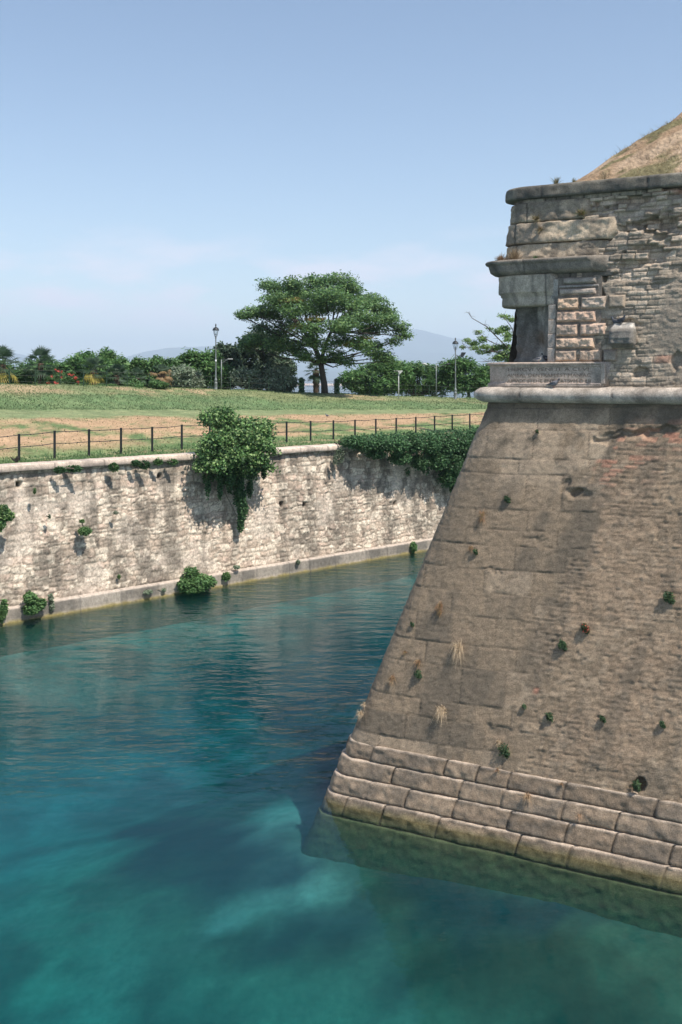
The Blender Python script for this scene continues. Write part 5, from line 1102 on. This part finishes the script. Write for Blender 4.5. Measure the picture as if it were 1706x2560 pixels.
# ------------------------------------------------------------------ birds
def pigeon(P, az, label, col=(.16, .165, .18), sc_=1.0, group='pigeons on the bastion', head=(.08, .09, .11), belly=None):
    sc_ *= .85; t = empty('pigeon', tuple(P), label, 'pigeon', group); t.rotation_euler = (0, 0, az); t.scale = (sc_,) * 3
    sp = [(-.19, .075, .006, .03), (-.15, .08, .014, .035), (-.10, .088, .030, .044), (-.05, .095, .048, .056), (0, .10, .060, .066), (.05, .112, .060, .066), (.085, .135, .046, .052), (.105, .165, .032, .034), (.112, .19, .026, .026), (.122, .208, .026, .026), (.138, .214, .018, .018), (.148, .212, .007, .007)]
    V = []; C_ = []; n = 14
    for i, (x, z, rz, ry) in enumerate(sp):
        for k_ in range(n):
            a = 2 * math.pi * k_ / n; V.append((x, ry * math.cos(a), z + rz * math.sin(a)))
            c_ = head if i >= 7 else (belly if (belly and math.sin(a) < -.2) else col)
            if i in (2, 3) and math.sin(a) > .2 and abs(math.cos(a)) > .4: c_ = (.05, .05, .06)
            C_.append(c_)
    Fc = [(i * n + k_, i * n + (k_ + 1) % n, (i + 1) * n + (k_ + 1) % n, (i + 1) * n + k_) for i in range(len(sp) - 1) for k_ in range(n)] + [tuple(range(n))[::-1], tuple((len(sp) - 1) * n + k_ for k_ in range(n))]
    mesh_obj('body', V, Fc, M['feather'], t, col=np.array(C_))
    b = MB(); b.tube([(.145, 0, .211), (.168, 0, .204)], [.006, .002], 5, (.1, .1, .1)); b.build('beak', M['feather'], t)
    for sg in (-1, 1):
        l_ = MB(); l_.tube([(.0, sg * .025, .055), (.005, sg * .025, .0)], .005, 5, (.4, .12, .1)); l_.tube([(-.012, sg * .025, .003), (.03, sg * .03, .003)], .004, 4, (.4, .12, .1)); l_.build('leg', M['feather'], t)
        w = MB(); ws_ = [(.06, .05, .125), (.03, .069, .135), (-.04, .068, .12), (-.10, .054, .102), (-.17, .03, .085), (-.08, .060, .078), (.0, .072, .08), (.05, .064, .09)]
        w.add([(a_, sg * b_, c_) for a_, b_, c_ in ws_], [tuple(range(8)) if sg < 0 else tuple(range(8))[::-1]], (.10, .105, .12)); w.build('wing', M['feather'], t)
def face_pt(s_, w_, z): P_, _ = plan(np.array(s2t(s_)), np.array(w_)); return (P_[0], P_[1], z)
EA = math.atan2(E[1], E[0])
pigeon(face_pt(1.90, WTOP - .09, 8.80), EA, 'grey pigeon perched on the round moulding below the inscription')
pigeon(face_pt(1.32, w2 + .13, 9.335), EA + math.pi, 'dark pigeon in the niche, turned left', col=(.04, .042, .05), head=(.03, .035, .045))
pigeon(face_pt(1.40, w2 - .03, 9.335), EA + .3, 'pale-bellied pigeon sitting at the front edge of the niche', col=(.16, .16, .17), belly=(.55, .54, .52), sc_=.8)
pigeon(face_pt(3.10, wpar(10.1) - .10, 10.09), EA - .5, 'dark pigeon on top of the projecting bracket stone, right one', col=(.05, .052, .06))
pigeon(face_pt(2.98, wpar(10.1) - .08, 10.07), EA + 2.6, 'dark pigeon on top of the projecting bracket stone, left one', col=(.07, .072, .08))
gp = ground(818, 4.0); pigeon(px(818, 1051, gp[1]) if False else tuple(gp), 2.6, 'lone pigeon on the dry grass bank behind the fence', group='birds beyond the canal', sc_=1.2, belly=(.5, .5, .5))

# forked dry stumps on the coping
for x, y, lb, sd_ in ((848, 1108, 'small black forked stump on the coping where the ivy begins', 5), (677, 1112, 'small dark twiggy stump on the coping right of the fig bush', 6), (42, 1150, 'dark clump at the foot of the first fence post', 7)):
    p_, _ = wpt(x, y, -.3 if x > 100 else -1.2); p_[2] = 5.74 if x > 100 else 5.80; t = empty('dry_stump', tuple(p_), lb, 'stump', 'dead stumps at the quay edge'); q = MB(); r_ = random.Random(sd_)
    for k_ in range(7): v = Vector((r_.uniform(-1, 1), r_.uniform(-.5, .5), r_.uniform(.3, 1))).normalized() * r_.uniform(.12, .3); q.tube([(0, 0, -.02), v * .6, v + Vector((0, 0, .03))], [.04, .035, .015], 5, (.04, .035, .03))
    q.build('stem', M['bark'], t)

# ------------------------------------------------------------------ lake side: breakwater, boats, bench
V = []; n = 160; xs = np.linspace(540, 900, n); Yb = 1250
prof_ = [(-6, -3), (-3.5, .8), (-2, 2.0), (2, 2.0), (4, .5), (6, -3)]
for i, x in enumerate(xs):
    for dy, z in prof_: V.append(((x - CX) / F * Yb, Yb + dy * 2 + random.uniform(-1, 1), z + random.uniform(-.5, .5)))
tag(mesh_obj('breakwater', V, grid_faces(n, len(prof_)), M['rock'], smooth=False), 'low pale stone breakwater across the lake water', 'breakwater')
def boat(x, Y, ln, label, az, mast=False):
    t = empty('moored_boat', ((x - CX) / F * Y, Y, 0), label, 'boat', 'white boats on the lake'); t.rotation_euler = (0, 0, az); V = []; st = 9
    for i in range(st):
        u = i / (st - 1); w_ = ln * .16 * (1 - max(0, (u - .45) / .55) ** 2) ; z0_ = -.3 + .25 * max(0, u - .7)
        V += [((u - .5) * ln, -w_ * .6, z0_), ((u - .5) * ln, -w_, .7 + .25 * u), ((u - .5) * ln, w_, .7 + .25 * u), ((u - .5) * ln, w_ * .6, z0_)]
    mesh_obj('hull', V, [tuple(f) for f in grid_faces(st, 4, True).tolist()] + [(0, 1, 2, 3)], M['hull'], t, smooth=False)
    q = MB(); q.box((-.05 * ln, 0, 1.15), (ln * .34, ln * .2, .7)); q.build('cabin', M['hull'], t)
    if mast: q = MB(); q.tube([(0, 0, 1), (0, 0, ln * 1.1)], .06, 5); q.build('mast', M['palemetal'], t)
boat(735, 1100, 9, 'small white boat moored left of the lakeside palm', .2); boat(775, 1120, 8, 'small white boat before the breakwater beside the palm', 2.9); boat(868, 1080, 10, 'white boat on the water right of the spreading tree trunk', .1)
boat(1125, 260, 7, 'white boat glimpsed under the pines left of the floodlit lamp', .2); boat(1228, 300, 8, 'white boat half hidden behind the bench by the bastion', .3)
p_ = crest(1222, 1.0); t = empty('park_bench', tuple(p_), 'dark bench seen side-on at the crest beside the bastion', 'bench')
for nm, c_, d_ in (('seat', (0, 0, .45), (1.5, .42, .05)), ('backrest', (0, .2, .78), (1.5, .05, .42)), ('leg', (-.62, 0, .22), (.06, .4, .44)), ('leg', (.62, 0, .22), (.06, .4, .44)), ('armrest', (-.7, 0, .65), (.05, .4, .04)), ('armrest', (.7, 0, .65), (.05, .4, .04))):
    q = MB(); q.box(c_, d_); q.build(nm, M['wood'], t)
t.rotation_euler = (0, 0, .5)
